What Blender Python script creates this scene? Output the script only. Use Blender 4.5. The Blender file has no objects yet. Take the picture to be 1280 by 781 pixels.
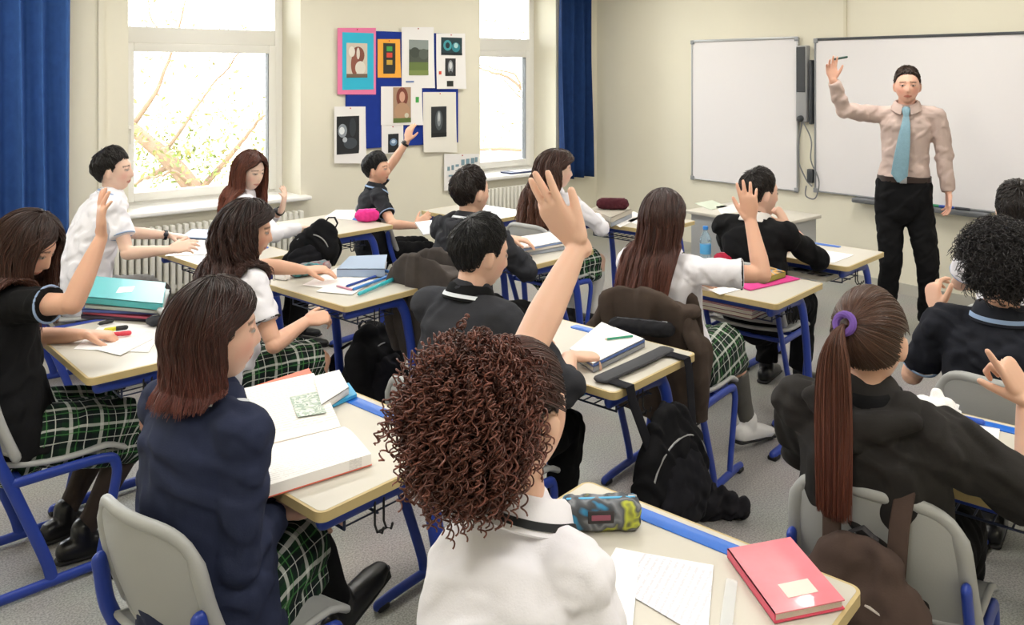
import bpy, math, random
import numpy as np
from mathutils import Vector, Matrix
random.seed(7); rng = np.random.default_rng(11)
S = bpy.context.scene; COL = S.collection
PI = math.pi
# ---------------------------------------------------------------- place: camera at x=y=0, 1.8 m up, level, looking +Y
F = 1050.0; CU, CV = 640.0, 90.0; EYE = 1.8
TH = math.radians(40.0)
AX = np.array([math.cos(TH), math.sin(TH), 0.0])      # towards the whiteboard wall
BX = np.array([math.sin(TH), -math.cos(TH), 0.0])     # away from the window wall
UP = np.array([0.0, 0.0, 1.0])
S_FRONT, R_WIN, RECESS = 6.80, -6.62, 0.38
S_BACK, R_RIGHT, H_CEIL = -1.6, 1.6, 3.05

def V3(*a): return np.array(a if len(a) > 1 else a[0], float)
def W(u, v, Y): return V3((u-CU)/F*Y, Y, EYE-(v-CV)/F*Y)
def Wz(u, v, Z=0.74):
    Y = (EYE-Z)*F/(v-CV); return V3((u-CU)/F*Y, Y, Z)
def RS(s, r, z=0.0): return AX*s + BX*r + V3(0, 0, z)
def on_win(u, r=R_WIN):
    k = (u-CU)/F; Y = r/(.6427876*k-.7660444); return Y*(.7660444*k+.6427876), Y
def win_sz(u, v, r=R_WIN):
    s, Y = on_win(u, r); return s, EYE-(v-CV)/F*Y
def front_rz(u, v, s=S_FRONT):
    k = (u-CU)/F; Y = s/(.7660444*k+.6427876); return Y*(.6427876*k-.7660444), EYE-(v-CV)/F*Y
def unit(v):
    v = np.asarray(v, float); n = np.linalg.norm(v); return v/n if n > 1e-9 else v
def lin(h):
    h = h.lstrip('#'); c = [int(h[i:i+2], 16)/255 for i in (0, 2, 4)]
    return [x/12.92 if x <= .04045 else ((x+.055)/1.055)**2.4 for x in c]

# ---------------------------------------------------------------- materials
MATS = {}
def nt(m): return m.node_tree.nodes, m.node_tree.links
def mat(name, col, rough=.6, metal=0, bump=0, bscale=60, var=0, vscale=8, spec=.5, sheen=0, sss=0, coat=0):
    if name in MATS: return MATS[name]
    m = bpy.data.materials.new(name); m.use_nodes = True; N, L = nt(m)
    b = N['Principled BSDF']; c = lin(col) if isinstance(col, str) else list(col)
    b.inputs['Base Color'].default_value = (*c, 1); b.inputs['Roughness'].default_value = rough
    b.inputs['Metallic'].default_value = metal; b.inputs['Specular IOR Level'].default_value = spec
    b.inputs['Sheen Weight'].default_value = sheen; b.inputs['Coat Weight'].default_value = coat
    if sss:
        b.inputs['Subsurface Weight'].default_value = sss; b.inputs['Subsurface Radius'].default_value = (.012, .005, .003)
        b.inputs['Subsurface Scale'].default_value = 1
    tc = N.new('ShaderNodeTexCoord')
    if var:
        n = N.new('ShaderNodeTexNoise'); n.inputs['Scale'].default_value = vscale; n.inputs['Detail'].default_value = 4
        L.new(tc.outputs['Object'], n.inputs['Vector'])
        r = N.new('ShaderNodeValToRGB'); r.color_ramp.elements[0].position = .3; r.color_ramp.elements[1].position = .7
        r.color_ramp.elements[0].color = (*[x*(1-var) for x in c], 1); r.color_ramp.elements[1].color = (*[min(1, x*(1+var)) for x in c], 1)
        L.new(n.outputs['Fac'], r.inputs['Fac']); L.new(r.outputs['Color'], b.inputs['Base Color'])
    if bump:
        n = N.new('ShaderNodeTexNoise'); n.inputs['Scale'].default_value = bscale; n.inputs['Detail'].default_value = 3
        L.new(tc.outputs['Object'], n.inputs['Vector'])
        bp = N.new('ShaderNodeBump'); bp.inputs['Strength'].default_value = bump; bp.inputs['Distance'].default_value = .004
        L.new(n.outputs['Fac'], bp.inputs['Height']); L.new(bp.outputs['Normal'], b.inputs['Normal'])
    MATS[name] = m; return m
def vcmat(name, rough=.5, sss=0, spec=.5, bump=0, bscale=60, aniso=0, sheen=0):
    if name in MATS: return MATS[name]
    m = mat(name, '#ffffff', rough, spec=spec, bump=bump, bscale=bscale, sss=sss, sheen=sheen); N, L = nt(m)
    a = N.new('ShaderNodeVertexColor'); a.layer_name = 'Col'
    L.new(a.outputs['Color'], N['Principled BSDF'].inputs['Base Color'])
    return m
def fabric(name, col, var=.12):
    return mat(name, col, .9, bump=.14, bscale=260, var=var, vscale=14, spec=.2, sheen=.0)
def plaid(name, ang):
    if name in MATS: return MATS[name]
    m = bpy.data.materials.new(name); m.use_nodes = True; N, L = nt(m); b = N['Principled BSDF']
    b.inputs['Roughness'].default_value = .85; b.inputs['Specular IOR Level'].default_value = .2
    va = N.new('ShaderNodeVertexColor'); va.layer_name = 'Weave'; sx = N.new('ShaderNodeSeparateColor'); L.new(va.outputs['Color'], sx.inputs[0])
    def M(op, a, bb=None, c=None):
        n = N.new('ShaderNodeMath'); n.operation = op
        for i, x in enumerate((a, bb, c)):
            if x is None: continue
            if isinstance(x, (int, float)): n.inputs[i].default_value = x
            else: L.new(x, n.inputs[i])
        return n.outputs[0]
    p, q = sx.outputs[0], sx.outputs[1]
    def line(c, off, w, T=.105):
        f = M('FRACT', M('ADD', M('DIVIDE', c, T), 10+off)); return M('LESS_THAN', M('ABSOLUTE', M('SUBTRACT', f, .5)), w)
    def mixc(fac, col_a, col_b):
        n = N.new('ShaderNodeMix'); n.data_type = 'RGBA'
        L.new(fac, n.inputs[0])
        for i, x in ((6, col_a), (7, col_b)):
            if isinstance(x, tuple): n.inputs[i].default_value = x
            else: L.new(x, n.inputs[i])
        return n.outputs[2]
    def scaled(f, k): return M('MULTIPLY', f, k)
    c = (*lin('#16331f'), 1)
    navy = (*lin('#12131c'), 1); white = (*lin('#d9dcd4'), 1); green = (*lin('#4e8a4c'), 1)
    for ax in (p, q): c = mixc(scaled(line(ax, 0, .2), .6), c, navy)
    for ax in (p, q): c = mixc(scaled(line(ax, .5, .06), .55), c, white)
    for ax in (p, q): c = mixc(scaled(line(ax, 0, .016), .7), c, white)
    for ax in (p, q): c = mixc(scaled(line(ax, .27, .02), .6), c, green)
    L.new(c, b.inputs['Base Color']); MATS[name] = m; return m

# ---------------------------------------------------------------- mesh builder
class MB:
    def __init__(s): s.v = []; s.f = []; s.n = 0
    def add(s, v, f):
        v = np.asarray(v, float).reshape(-1, 3); s.v.append(v); k = s.n
        s.f.extend([tuple(int(i)+k for i in q) for q in f]); s.n += len(v); return s
    def box(s, c, h, R=None):
        h = V3(h); P = np.array([[x, y, z] for x in (-1, 1) for y in (-1, 1) for z in (-1, 1)], float)*h
        if R is not None: P = P @ np.asarray(R).T
        return s.add(P+V3(c), [(0,1,3,2),(4,6,7,5),(0,4,5,1),(2,3,7,6),(0,2,6,4),(1,5,7,3)])
    def rbox(s, c, h, r, R=None, n=8):
        h = V3(h); r = min(r, h.min()*.999); vs = []; fs = []
        t = np.linspace(-1, 1, n+1)
        for ax in range(3):
            for sg in (-1, 1):
                a, b = (ax+1) % 3, (ax+2) % 3
                # concentrate samples near edges
                def tt(hh):
                    e = r/hh; q = np.concatenate([-1+e*(1-np.cos(np.linspace(0, PI/2, n//2+1))), 1-e*(1-np.cos(np.linspace(PI/2, 0, n//2+1)))]); return q
                ta, tb = tt(h[a]), tt(h[b]); A, B = np.meshgrid(ta, tb, indexing='ij')
                P = np.zeros(A.shape+(3,)); P[..., ax] = sg*h[ax]; P[..., a] = A*h[a]; P[..., b] = B*h[b]
                core = np.clip(P, -(h-r), h-r); d = P-core; ln = np.linalg.norm(d, axis=-1, keepdims=True); ln[ln == 0] = 1
                P = core+d/ln*r; k = sum(len(x) for x in vs); vs.append(P.reshape(-1, 3)); na, nb = A.shape
                for i in range(na-1):
                    for j in range(nb-1):
                        q = (k+i*nb+j, k+(i+1)*nb+j, k+(i+1)*nb+j+1, k+i*nb+j+1); fs.append(q if sg > 0 else q[::-1])
        P = np.concatenate(vs)
        # weld coincident
        key = {}; idx = []; out = []
        for p in np.round(P, 6):
            t_ = tuple(p)
            if t_ not in key: key[t_] = len(out); out.append(t_)
            idx.append(key[t_])
        ff = []
        for q in fs:
            q = [idx[i] for i in q]; w = []
            for i in q:
                if i not in w: w.append(i)
            if len(w) > 2: ff.append(tuple(w))
        P = np.array(out)
        if R is not None: P = P @ np.asarray(R).T
        return s.add(P+V3(c), ff)
    def ell(s, c, r, R=None, n=20, m=14):
        th = np.linspace(0, PI, m+1)[1:-1]; ph = np.linspace(0, 2*PI, n, endpoint=False)
        P = [[0, 0, 1]]
        for t in th:
            for p in ph: P.append([math.sin(t)*math.cos(p), math.sin(t)*math.sin(p), math.cos(t)])
        P.append([0, 0, -1]); P = np.array(P)*V3(r) if not np.isscalar(r) else np.array(P)*r
        f = [(0, 1+j, 1+(j+1) % n) for j in range(n)]
        for i in range(m-2):
            for j in range(n): a = 1+i*n; f.append((a+j, a+n+j, a+n+(j+1) % n, a+(j+1) % n))
        a = 1+(m-2)*n; f += [(a+j, len(P)-1, a+(j+1) % n) for j in range(n)]
        if R is not None: P = P @ np.asarray(R).T
        return s.add(P+V3(c), f)
    def tube(s, pts, rad, side=None, n=14, round_=True, sq=2.0, close=False):
        """rad: scalar, list, or list of (r_side, r_other)"""
        P = np.array([V3(p) for p in pts]); K = len(P)
        if np.isscalar(rad) or isinstance(rad, tuple): rad = [rad]*K
        R = np.array([(r, r) if np.isscalar(r) else tuple(r) for r in rad], float)
        T = np.gradient(P, axis=0) if K > 2 else np.array([P[1]-P[0]]*2)
        if close: T = np.roll(P, -1, 0)-np.roll(P, 1, 0)
        T = np.array([unit(t) for t in T])
        if round_ and not close:
            k = 3; a = [(math.cos(x), math.sin(x)) for x in np.linspace(PI/2, 0, k+1)[:-1]]
            m0, m1 = R[0].mean(), R[-1].mean()
            pre = [P[0]-T[0]*m0*sn for cs, sn in a]; post = [P[-1]+T[-1]*m1*sn for cs, sn in a]
            P = np.concatenate([pre, P, post[::-1]]); T = np.concatenate([[T[0]]*k, T, [T[-1]]*k])
            sc = [max(cs, .05) for cs, sn in a]
            R = np.concatenate([[R[0]*x for x in sc], R, [R[-1]*x for x in sc[::-1]]]); K = len(P)
        u = None; vs = []
        if side is None: side = V3(0, 0, 1) if abs(T[0][2]) < .8 else V3(1, 0, 0)
        sd = V3(side); ang = np.linspace(0, 2*PI, n, endpoint=False)
        ca = np.sign(np.cos(ang))*np.abs(np.cos(ang))**(2/sq); sa = np.sign(np.sin(ang))*np.abs(np.sin(ang))**(2/sq)
        for i in range(K):
            x = sd-T[i]*np.dot(sd, T[i])
            x = unit(x) if np.linalg.norm(x) > 1e-4 else u
            u = x; y = np.cross(T[i], x); sd = sd if side is not None else x
            vs.append(P[i]+np.outer(ca*R[i][0], x)+np.outer(sa*R[i][1], y))
        f = []
        for i in range(K if close else K-1):
            a, b = i*n, ((i+1) % K)*n
            for j in range(n): f.append((a+j, a+(j+1) % n, b+(j+1) % n, b+j))
        if not close: f += [tuple(range(n))[::-1], tuple((K-1)*n+j for j in range(n))]
        return s.add(np.concatenate(vs), f)
    def prism(s, poly, z0, z1, M=None):
        """poly: 2D outline ccw -> solid between z0 and z1, M maps (x,y,z)->world"""
        n = len(poly); P = np.array([[x, y, z0] for x, y in poly]+[[x, y, z1] for x, y in poly], float)
        if M is not None: P = M(P)
        return s.add(P, [tuple(range(n))[::-1], tuple(range(n, 2*n))]+[(i, (i+1) % n, n+(i+1) % n, n+i) for i in range(n)])
    def arrays(s): return np.concatenate(s.v), s.f
    def mesh(s, name):
        me = bpy.data.meshes.new(name); v, f = s.arrays(); me.from_pydata(v.tolist(), [], f); me.update(); return me

def rrect(w, d, r, n=5):
    o = []
    for cx, cy, a0 in ((w-r, d-r, 0), (-w+r, d-r, 90), (-w+r, -d+r, 180), (w-r, -d+r, 270)):
        for i in range(n+1):
            a = math.radians(a0+90*i/n); o.append((cx+r*math.cos(a), cy+r*math.sin(a)))
    return o
def Rz(a):
    c, s = math.cos(a), math.sin(a); return np.array([[c, -s, 0], [s, c, 0], [0, 0, 1.]])
def Rx(a):
    c, s = math.cos(a), math.sin(a); return np.array([[1., 0, 0], [0, c, -s], [0, s, c]])
def Ry(a):
    c, s = math.cos(a), math.sin(a); return np.array([[c, 0, s], [0, 1., 0], [-s, 0, c]])

def link(name, me, m, parent=None, smooth=True, loc=None, rot=None):
    o = bpy.data.objects.new(name, me); COL.objects.link(o)
    if m is not None: me.materials.append(m)
    if smooth:
        me.polygons.foreach_set('use_smooth', [True]*len(me.polygons))
    if parent is not None: o.parent = parent
    if loc is not None: o.location = [float(x) for x in loc]
    if rot is not None: o.rotation_euler = rot
    return o
def sharp(o, deg=35):
    o.data.set_sharp_from_angle(angle=math.radians(deg)); return o
def put(name, mb, m, parent=None, base=None, smooth=True, deg=35, loc=None, rot=None):
    """mb in world coords when base given (subtracted)"""
    if base is not None: mb.v = [v-V3(base) for v in mb.v]
    o = link(name, mb.mesh(name), m, parent, smooth, loc, rot)
    if smooth and deg: sharp(o, deg)
    return o
def empty(name, loc, rz=0):
    o = bpy.data.objects.new(name, None); COL.objects.link(o); o.location = [float(x) for x in loc]; o.rotation_euler = (0, 0, rz)
    o.empty_display_size = .1; return o
def tag(o, label, cat, group=None):
    o['label'] = label; o['category'] = cat
    if group: o['group'] = group
    return o
def struct(o): o['kind'] = 'structure'; return o
def copy_tree(o, parent=None):
    c = o.copy(); COL.objects.link(c)
    if parent is not None: c.parent = parent
    for ch in list(o.children): copy_tree(ch, c)
    return c

def wrinkle(v, nrm, amp, fr=18., seed=0, stretch=(1, 1, 1)):
    r = np.random.default_rng(seed); d = np.zeros(len(v)); q = v*np.array(stretch)
    for i in range(7):
        k = r.normal(size=3); k = k/np.linalg.norm(k)*fr*3.0*(.5+r.random()*1.6); k2 = r.normal(size=3)*fr*1.1
        d += np.sin(q@k+2.2*np.sin(q@k2+r.random()*6)+r.random()*6)*(1/(.6+i*.25))
    d = np.tanh(d*.8)
    return v+nrm*(d*amp)[:, None]
def remesh(mb, voxel, smooth=3, fac=.5):
    me = mb.mesh('tmp'); o = bpy.data.objects.new('tmp', me); COL.objects.link(o)
    md = o.modifiers.new('r', 'REMESH'); md.mode = 'VOXEL'; md.voxel_size = voxel; md.adaptivity = 0
    if smooth:
        sm = o.modifiers.new('s', 'SMOOTH'); sm.iterations = smooth; sm.factor = fac
    dg = bpy.context.evaluated_depsgraph_get(); dg.update()
    new = bpy.data.meshes.new_from_object(o.evaluated_get(dg))
    bpy.data.objects.remove(o); bpy.data.meshes.remove(me); return new
def get_v(me):
    a = np.empty(len(me.vertices)*3); me.vertices.foreach_get('co', a); return a.reshape(-1, 3)
def get_n(me):
    a = np.empty(len(me.vertices)*3); me.vertex_normals.foreach_get('vector', a); return a.reshape(-1, 3)
def set_v(me, v): me.vertices.foreach_set('co', np.ascontiguousarray(v, dtype=np.float32).ravel()); me.update()
def set_col(me, c):
    at = me.color_attributes.new('Col', 'FLOAT_COLOR', 'POINT'); a = np.ones((len(me.vertices), 4), np.float32); a[:, :3] = c
    at.data.foreach_set('color', a.ravel())
def soft(name, mb, m, parent, base, voxel=.007, smooth=4, amp=.0, fr=18, seed=0, stretch=(1, 1, 1), post=None):
    """closed shapes fused into one cloth-like surface"""
    me = remesh(mb, voxel, smooth); me.name = name
    v = get_v(me)
    if amp: v = wrinkle(v, get_n(me), amp, fr, seed, stretch)
    if post is not None: v = post(v)
    set_v(me, v-V3(base)); return link(name, me, m, parent)
LAMP_W, SKY, SUN, EXPO = 18, 8.0, 3.0, 0.33
# ---------------------------------------------------------------- people
SKIN = vcmat('skin', .5, sss=.12, spec=.35)
HAIRM = vcmat('hair', .38, spec=.45)
SHOE = mat('shoe_leather', '#101012', .35)

def head_shape(mb, H, R, k=1.0):
    n, m = 56, 44
    th = np.linspace(0, PI, m+1)[1:-1]; ph = np.linspace(0, 2*PI, n, endpoint=False)
    D = [[0, 0, 1.]]+[[math.sin(t)*math.sin(p), math.sin(t)*math.cos(p), math.cos(t)] for t in th for p in ph]+[[0, 0, -1.]]
    D = np.array(D); x, y, z = D.T
    low = np.clip(-z, 0, 1)
    X = x*.076*(1-.32*low**1.6); Y = np.where(y > 0, y*.094*(1-.06*low), y*.099*(1-.5*low**1.2)); Z = z*.117
    Y = np.where((y > 0), Y+.012*low*np.exp(-(X/.04)**2), Y)
    g = lambda a, s: np.exp(-(a/s)**2)
    fr = np.clip(y*1.6, 0, 1)
    Y = Y+fr*(.020*g(X, .013)*np.interp(Z, [-.045, -.034, -.02, .018, .03], [0, 1, .8, .12, 0])
              - .011*(g(X-.031, .018)+g(X+.031, .018))*g(Z-.008, .016)
              + .004*g(Z-.032, .010)*g(X, .05)+.006*g(X, .021)*g(Z+.058, .007)+.005*g(X, .018)*g(Z+.069, .006)
              + .007*g(X, .02)*g(Z+.098, .014)-.004*g(X, .02)*g(Z+.083, .006))
    f = [(0, 1+(j+1) % n, 1+j) for j in range(n)]
    for i in range(m-2):
        for j in range(n): a = 1+i*n; f.append((a+j, a+(j+1) % n, a+n+(j+1) % n, a+n+j))
    a = 1+(m-2)*n; f += [(a+j, a+(j+1) % n, len(D)-1) for j in range(n)]
    P = np.stack([X, Y, Z], 1)*k
    mb.add(P @ R.T+H, f)
    for sx in (-1, 1):
        mb.ell(H+R@(V3(sx*.031, .0765, .006)*k), .0120*k, n=12, m=8)
        mb.ell(H+R@(V3(sx*.078, -.006, -.006)*k), V3(.007, .017, .031)*k, R@Rz(-sx*.45)@Rx(-.15), n=14, m=10)
        mb.ell(H+R@(V3(sx*.074, .002, -.03)*k), V3(.006, .009, .010)*k, R, n=10, m=8)

def hand_shape(mb, wr, d, n, right, curl=(.25, .25, .25, .25), splay=.10, thumb=.5, k=1.0, tc=.3):
    """wr wrist, d pointing direction, n palm normal"""
    d = unit(d); n = unit(n-d*np.dot(n, d)); w = np.cross(d, n)*(1 if right else -1)   # towards the thumb
    L = .092*k
    mb.tube([wr-d*.01, wr+d*.02, wr+d*L*.55, wr+d*L*.95], [(.024*k, .018*k), (.029*k, .016*k), (.040*k, .0145*k), (.039*k, .011*k)], side=w, n=16, sq=2.6)
    lens = [.068, .077, .071, .055]; offs = [.029, .010, -.010, -.028]; rads = [.0088, .0092, .0087, .0076]
    for i in range(4):
        a = splay*(1.5-i)*1.0; dd = unit(d*math.cos(a)+w*math.sin(a)); p = wr+d*(L*.93-(.008 if i == 3 else 0))+w*offs[i]*k
        c = curl[i]; pts = [p-dd*.012]; ang = 0
        for seg, fr_, cm in ((0, .45, .9), (1, .30, 1.1), (2, .25, .7)):
            ang += c*cm; q = unit(dd*math.cos(ang)+n*math.sin(ang)); p = p+q*lens[i]*k*fr_*1.08; pts.append(p)
        r = rads[i]*k; mb.tube(pts, [r*1.05, r, r*.95, r*.78], side=w, n=10)
    p = wr+d*.024*k+w*.026*k; td = unit(w*math.sin(thumb+.25)+d*math.cos(thumb+.25)+n*tc)
    p1 = p+td*.036*k; td2 = unit(td+d*.35+n*tc*.4); p2 = p1+td2*.028*k; p3 = p2+unit(td2+d*.2)*.020*k
    mb.tube([p-td*.01, p1, p2, p3], [.0155*k, .0115*k, .0100*k, .0082*k], side=n, n=10)

def ik(a, t, l1, l2, hint):
    a = V3(a); t = V3(t); d = t-a; D = np.linalg.norm(d)
    if D > (l1+l2)*.995: t = a+unit(d)*(l1+l2)*.995; d = t-a; D = np.linalg.norm(d)
    D = max(D, abs(l1-l2)+.02)
    x = (l1*l1-l2*l2+D*D)/(2*D); h = math.sqrt(max(l1*l1-x*x, 0)); e = unit(d)
    hd = V3(hint)-a; hd = unit(hd-e*np.dot(hd, e)); return a+e*x+hd*h, t

def foot_shape(mb, ank, fd, k=1.0, grow=0.0):
    fd = unit(fd); s = np.cross(fd, UP); s = unit(s) if np.linalg.norm(s) > .1 else V3(1, 0, 0); up = unit(np.cross(s, fd)); b = ank-up*.045*k
    pts = [b-fd*.055*k+up*.0, b+fd*.01*k, b+fd*.08*k-up*.008, b+fd*.15*k-up*.018, b+fd*.185*k-up*.022]
    r = [(.030, .034), (.036, .042), (.040, .034), (.040, .024), (.028, .016)]
    mb.tube(pts, [((a+grow)*k, (c+grow)*k) for a, c in r], side=s, n=14, sq=2.3)
    mb.tube([ank+up*.02, b], [.036*k+grow, .034*k+grow], n=12)

def strands(name, P, R, C, parent, base, sides=3):
    N, K, _ = P.shape
    T = np.gradient(P, axis=1); T /= np.linalg.norm(T, axis=2, keepdims=True)+1e-9
    ref = np.random.default_rng(3).normal(size=(N, 1, 3)); X = np.cross(T, ref); X /= np.linalg.norm(X, axis=2, keepdims=True)+1e-9
    Y = np.cross(T, X); V = np.empty((N, K, sides, 3))
    R = np.broadcast_to(R, (N, K))
    for j in range(sides):
        a = 2*PI*j/sides; V[:, :, j] = P+(X*math.cos(a)+Y*math.sin(a))*R[:, :, None]
    idx = np.arange(N*K*sides).reshape(N, K, sides)
    F_ = np.stack([idx[:, :-1, :], np.roll(idx, -1, 2)[:, :-1, :], np.roll(idx, -1, 2)[:, 1:, :], idx[:, 1:, :]], -1).reshape(-1, 4)
    me = bpy.data.meshes.new(name); nv = N*K*sides; nf = len(F_)
    me.vertices.add(nv); me.vertices.foreach_set('co', (V.reshape(-1, 3)-V3(base)).astype(np.float32).ravel())
    me.loops.add(nf*4); me.loops.foreach_set('vertex_index', F_.astype(np.int32).ravel())
    me.polygons.add(nf); me.polygons.foreach_set('loop_start', np.arange(0, nf*4, 4, dtype=np.int32))
    me.update(calc_edges=True)
    CC = np.broadcast_to(C[:, :, None, :], (N, K, sides, 3)).reshape(-1, 3); set_col(me, CC)
    return link(name, me, HAIRM, parent)

HL_AZ = [0, 35, 55, 68, 78, 86, 104, 114, 130, 180]
HL_P = [44, 46, 53, 66, 84, 74, 76, 100, 110, 116]
def hairline(az, extra=0): return np.radians(np.interp(np.abs(np.degrees(az)), HL_AZ, HL_P)+extra)
HR = V3(.0795, .1005, .1195); HC = V3(0, -.004, .003)
def hdir(az, pol): return np.stack([np.sin(pol)*np.sin(az), np.sin(pol)*np.cos(az), np.cos(pol)], -1)
def tocap(az, pol, off, k=1.0):
    d = hdir(az, pol); r = HR*k
    low = np.clip(-d[..., 2:3], 0, 1)
    p = d*(r+np.asarray(off)[..., None]); p[..., 1:2] = np.where(p[..., 1:2] < 0, p[..., 1:2]*(1-.30*low), p[..., 1:2])
    return p+HC*k
def cap_mesh(parent, base, H, R, k, col, off=.012, extra=0, bang=0, seed=0, taper=.55):
    n, m = 72, 26; az = np.linspace(-PI, PI, n+1)[:-1]; mb = MB(); rr = np.random.default_rng(seed)
    hl = hairline(az, extra)+math.radians(bang)*np.exp(-(az/.9)**2)+rr.normal(size=n)*.02
    t = np.linspace(0.0, 1, m+1)[1:]; A, T = np.meshgrid(az, t, indexing='ij'); pol = hl[:, None]*T
    e_ = np.clip((1-T)/(1-taper), 0, 1)**.5; o = off*e_+.0005+off*.2*e_*(np.sin(A*7+T*5+seed)*np.sin(T*9+A*4)+.6*np.sin(A*15+T*17+seed*2))
    P = tocap(A, pol, o*k, k); top = tocap(np.array([0.]), np.array([0.]), np.array([off*k]), k)
    V = np.concatenate([top, P.reshape(-1, 3)]) @ R.T+H
    f = [(0, 1+((i+1) % n)*m, 1+i*m) for i in range(n)]
    for i in range(n):
        for j in range(m-1): a, b = 1+i*m+j, 1+((i+1) % n)*m+j; f.append((a, b, b+1, a+1))
    mb.add(V, f); mb.v = [v-V3(base) for v in mb.v]; me = mb.mesh('cap'); set_col(me, np.tile(np.array(col)*.75, (len(V), 1)))
    return me

def hair_colours(N, K, col, tip=None, var=.28, seed=0):
    r = np.random.default_rng(seed); c = np.array(col); t = np.array(tip if tip is not None else col)
    s = np.linspace(0, 1, K)[None, :, None]; C = c*(1-s)+t*s; return C*(1+var*np.clip(r.normal(size=(N, 1, 1)), -2, 2.2))
def push_out(p, cols, off):
    for a, b, ra, rb in cols:
        ab = b-a; t = np.clip(((p-a)@ab)/(ab@ab), 0, 1); c = a+t[..., None]*ab; d = p-c; L = np.linalg.norm(d, axis=-1)
        rad = ra+(rb-ra)*t+off; m = L < rad; sc = np.where(m, rad/np.maximum(L, 1e-5), 1); p = c+d*sc[..., None]
    return p

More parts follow.
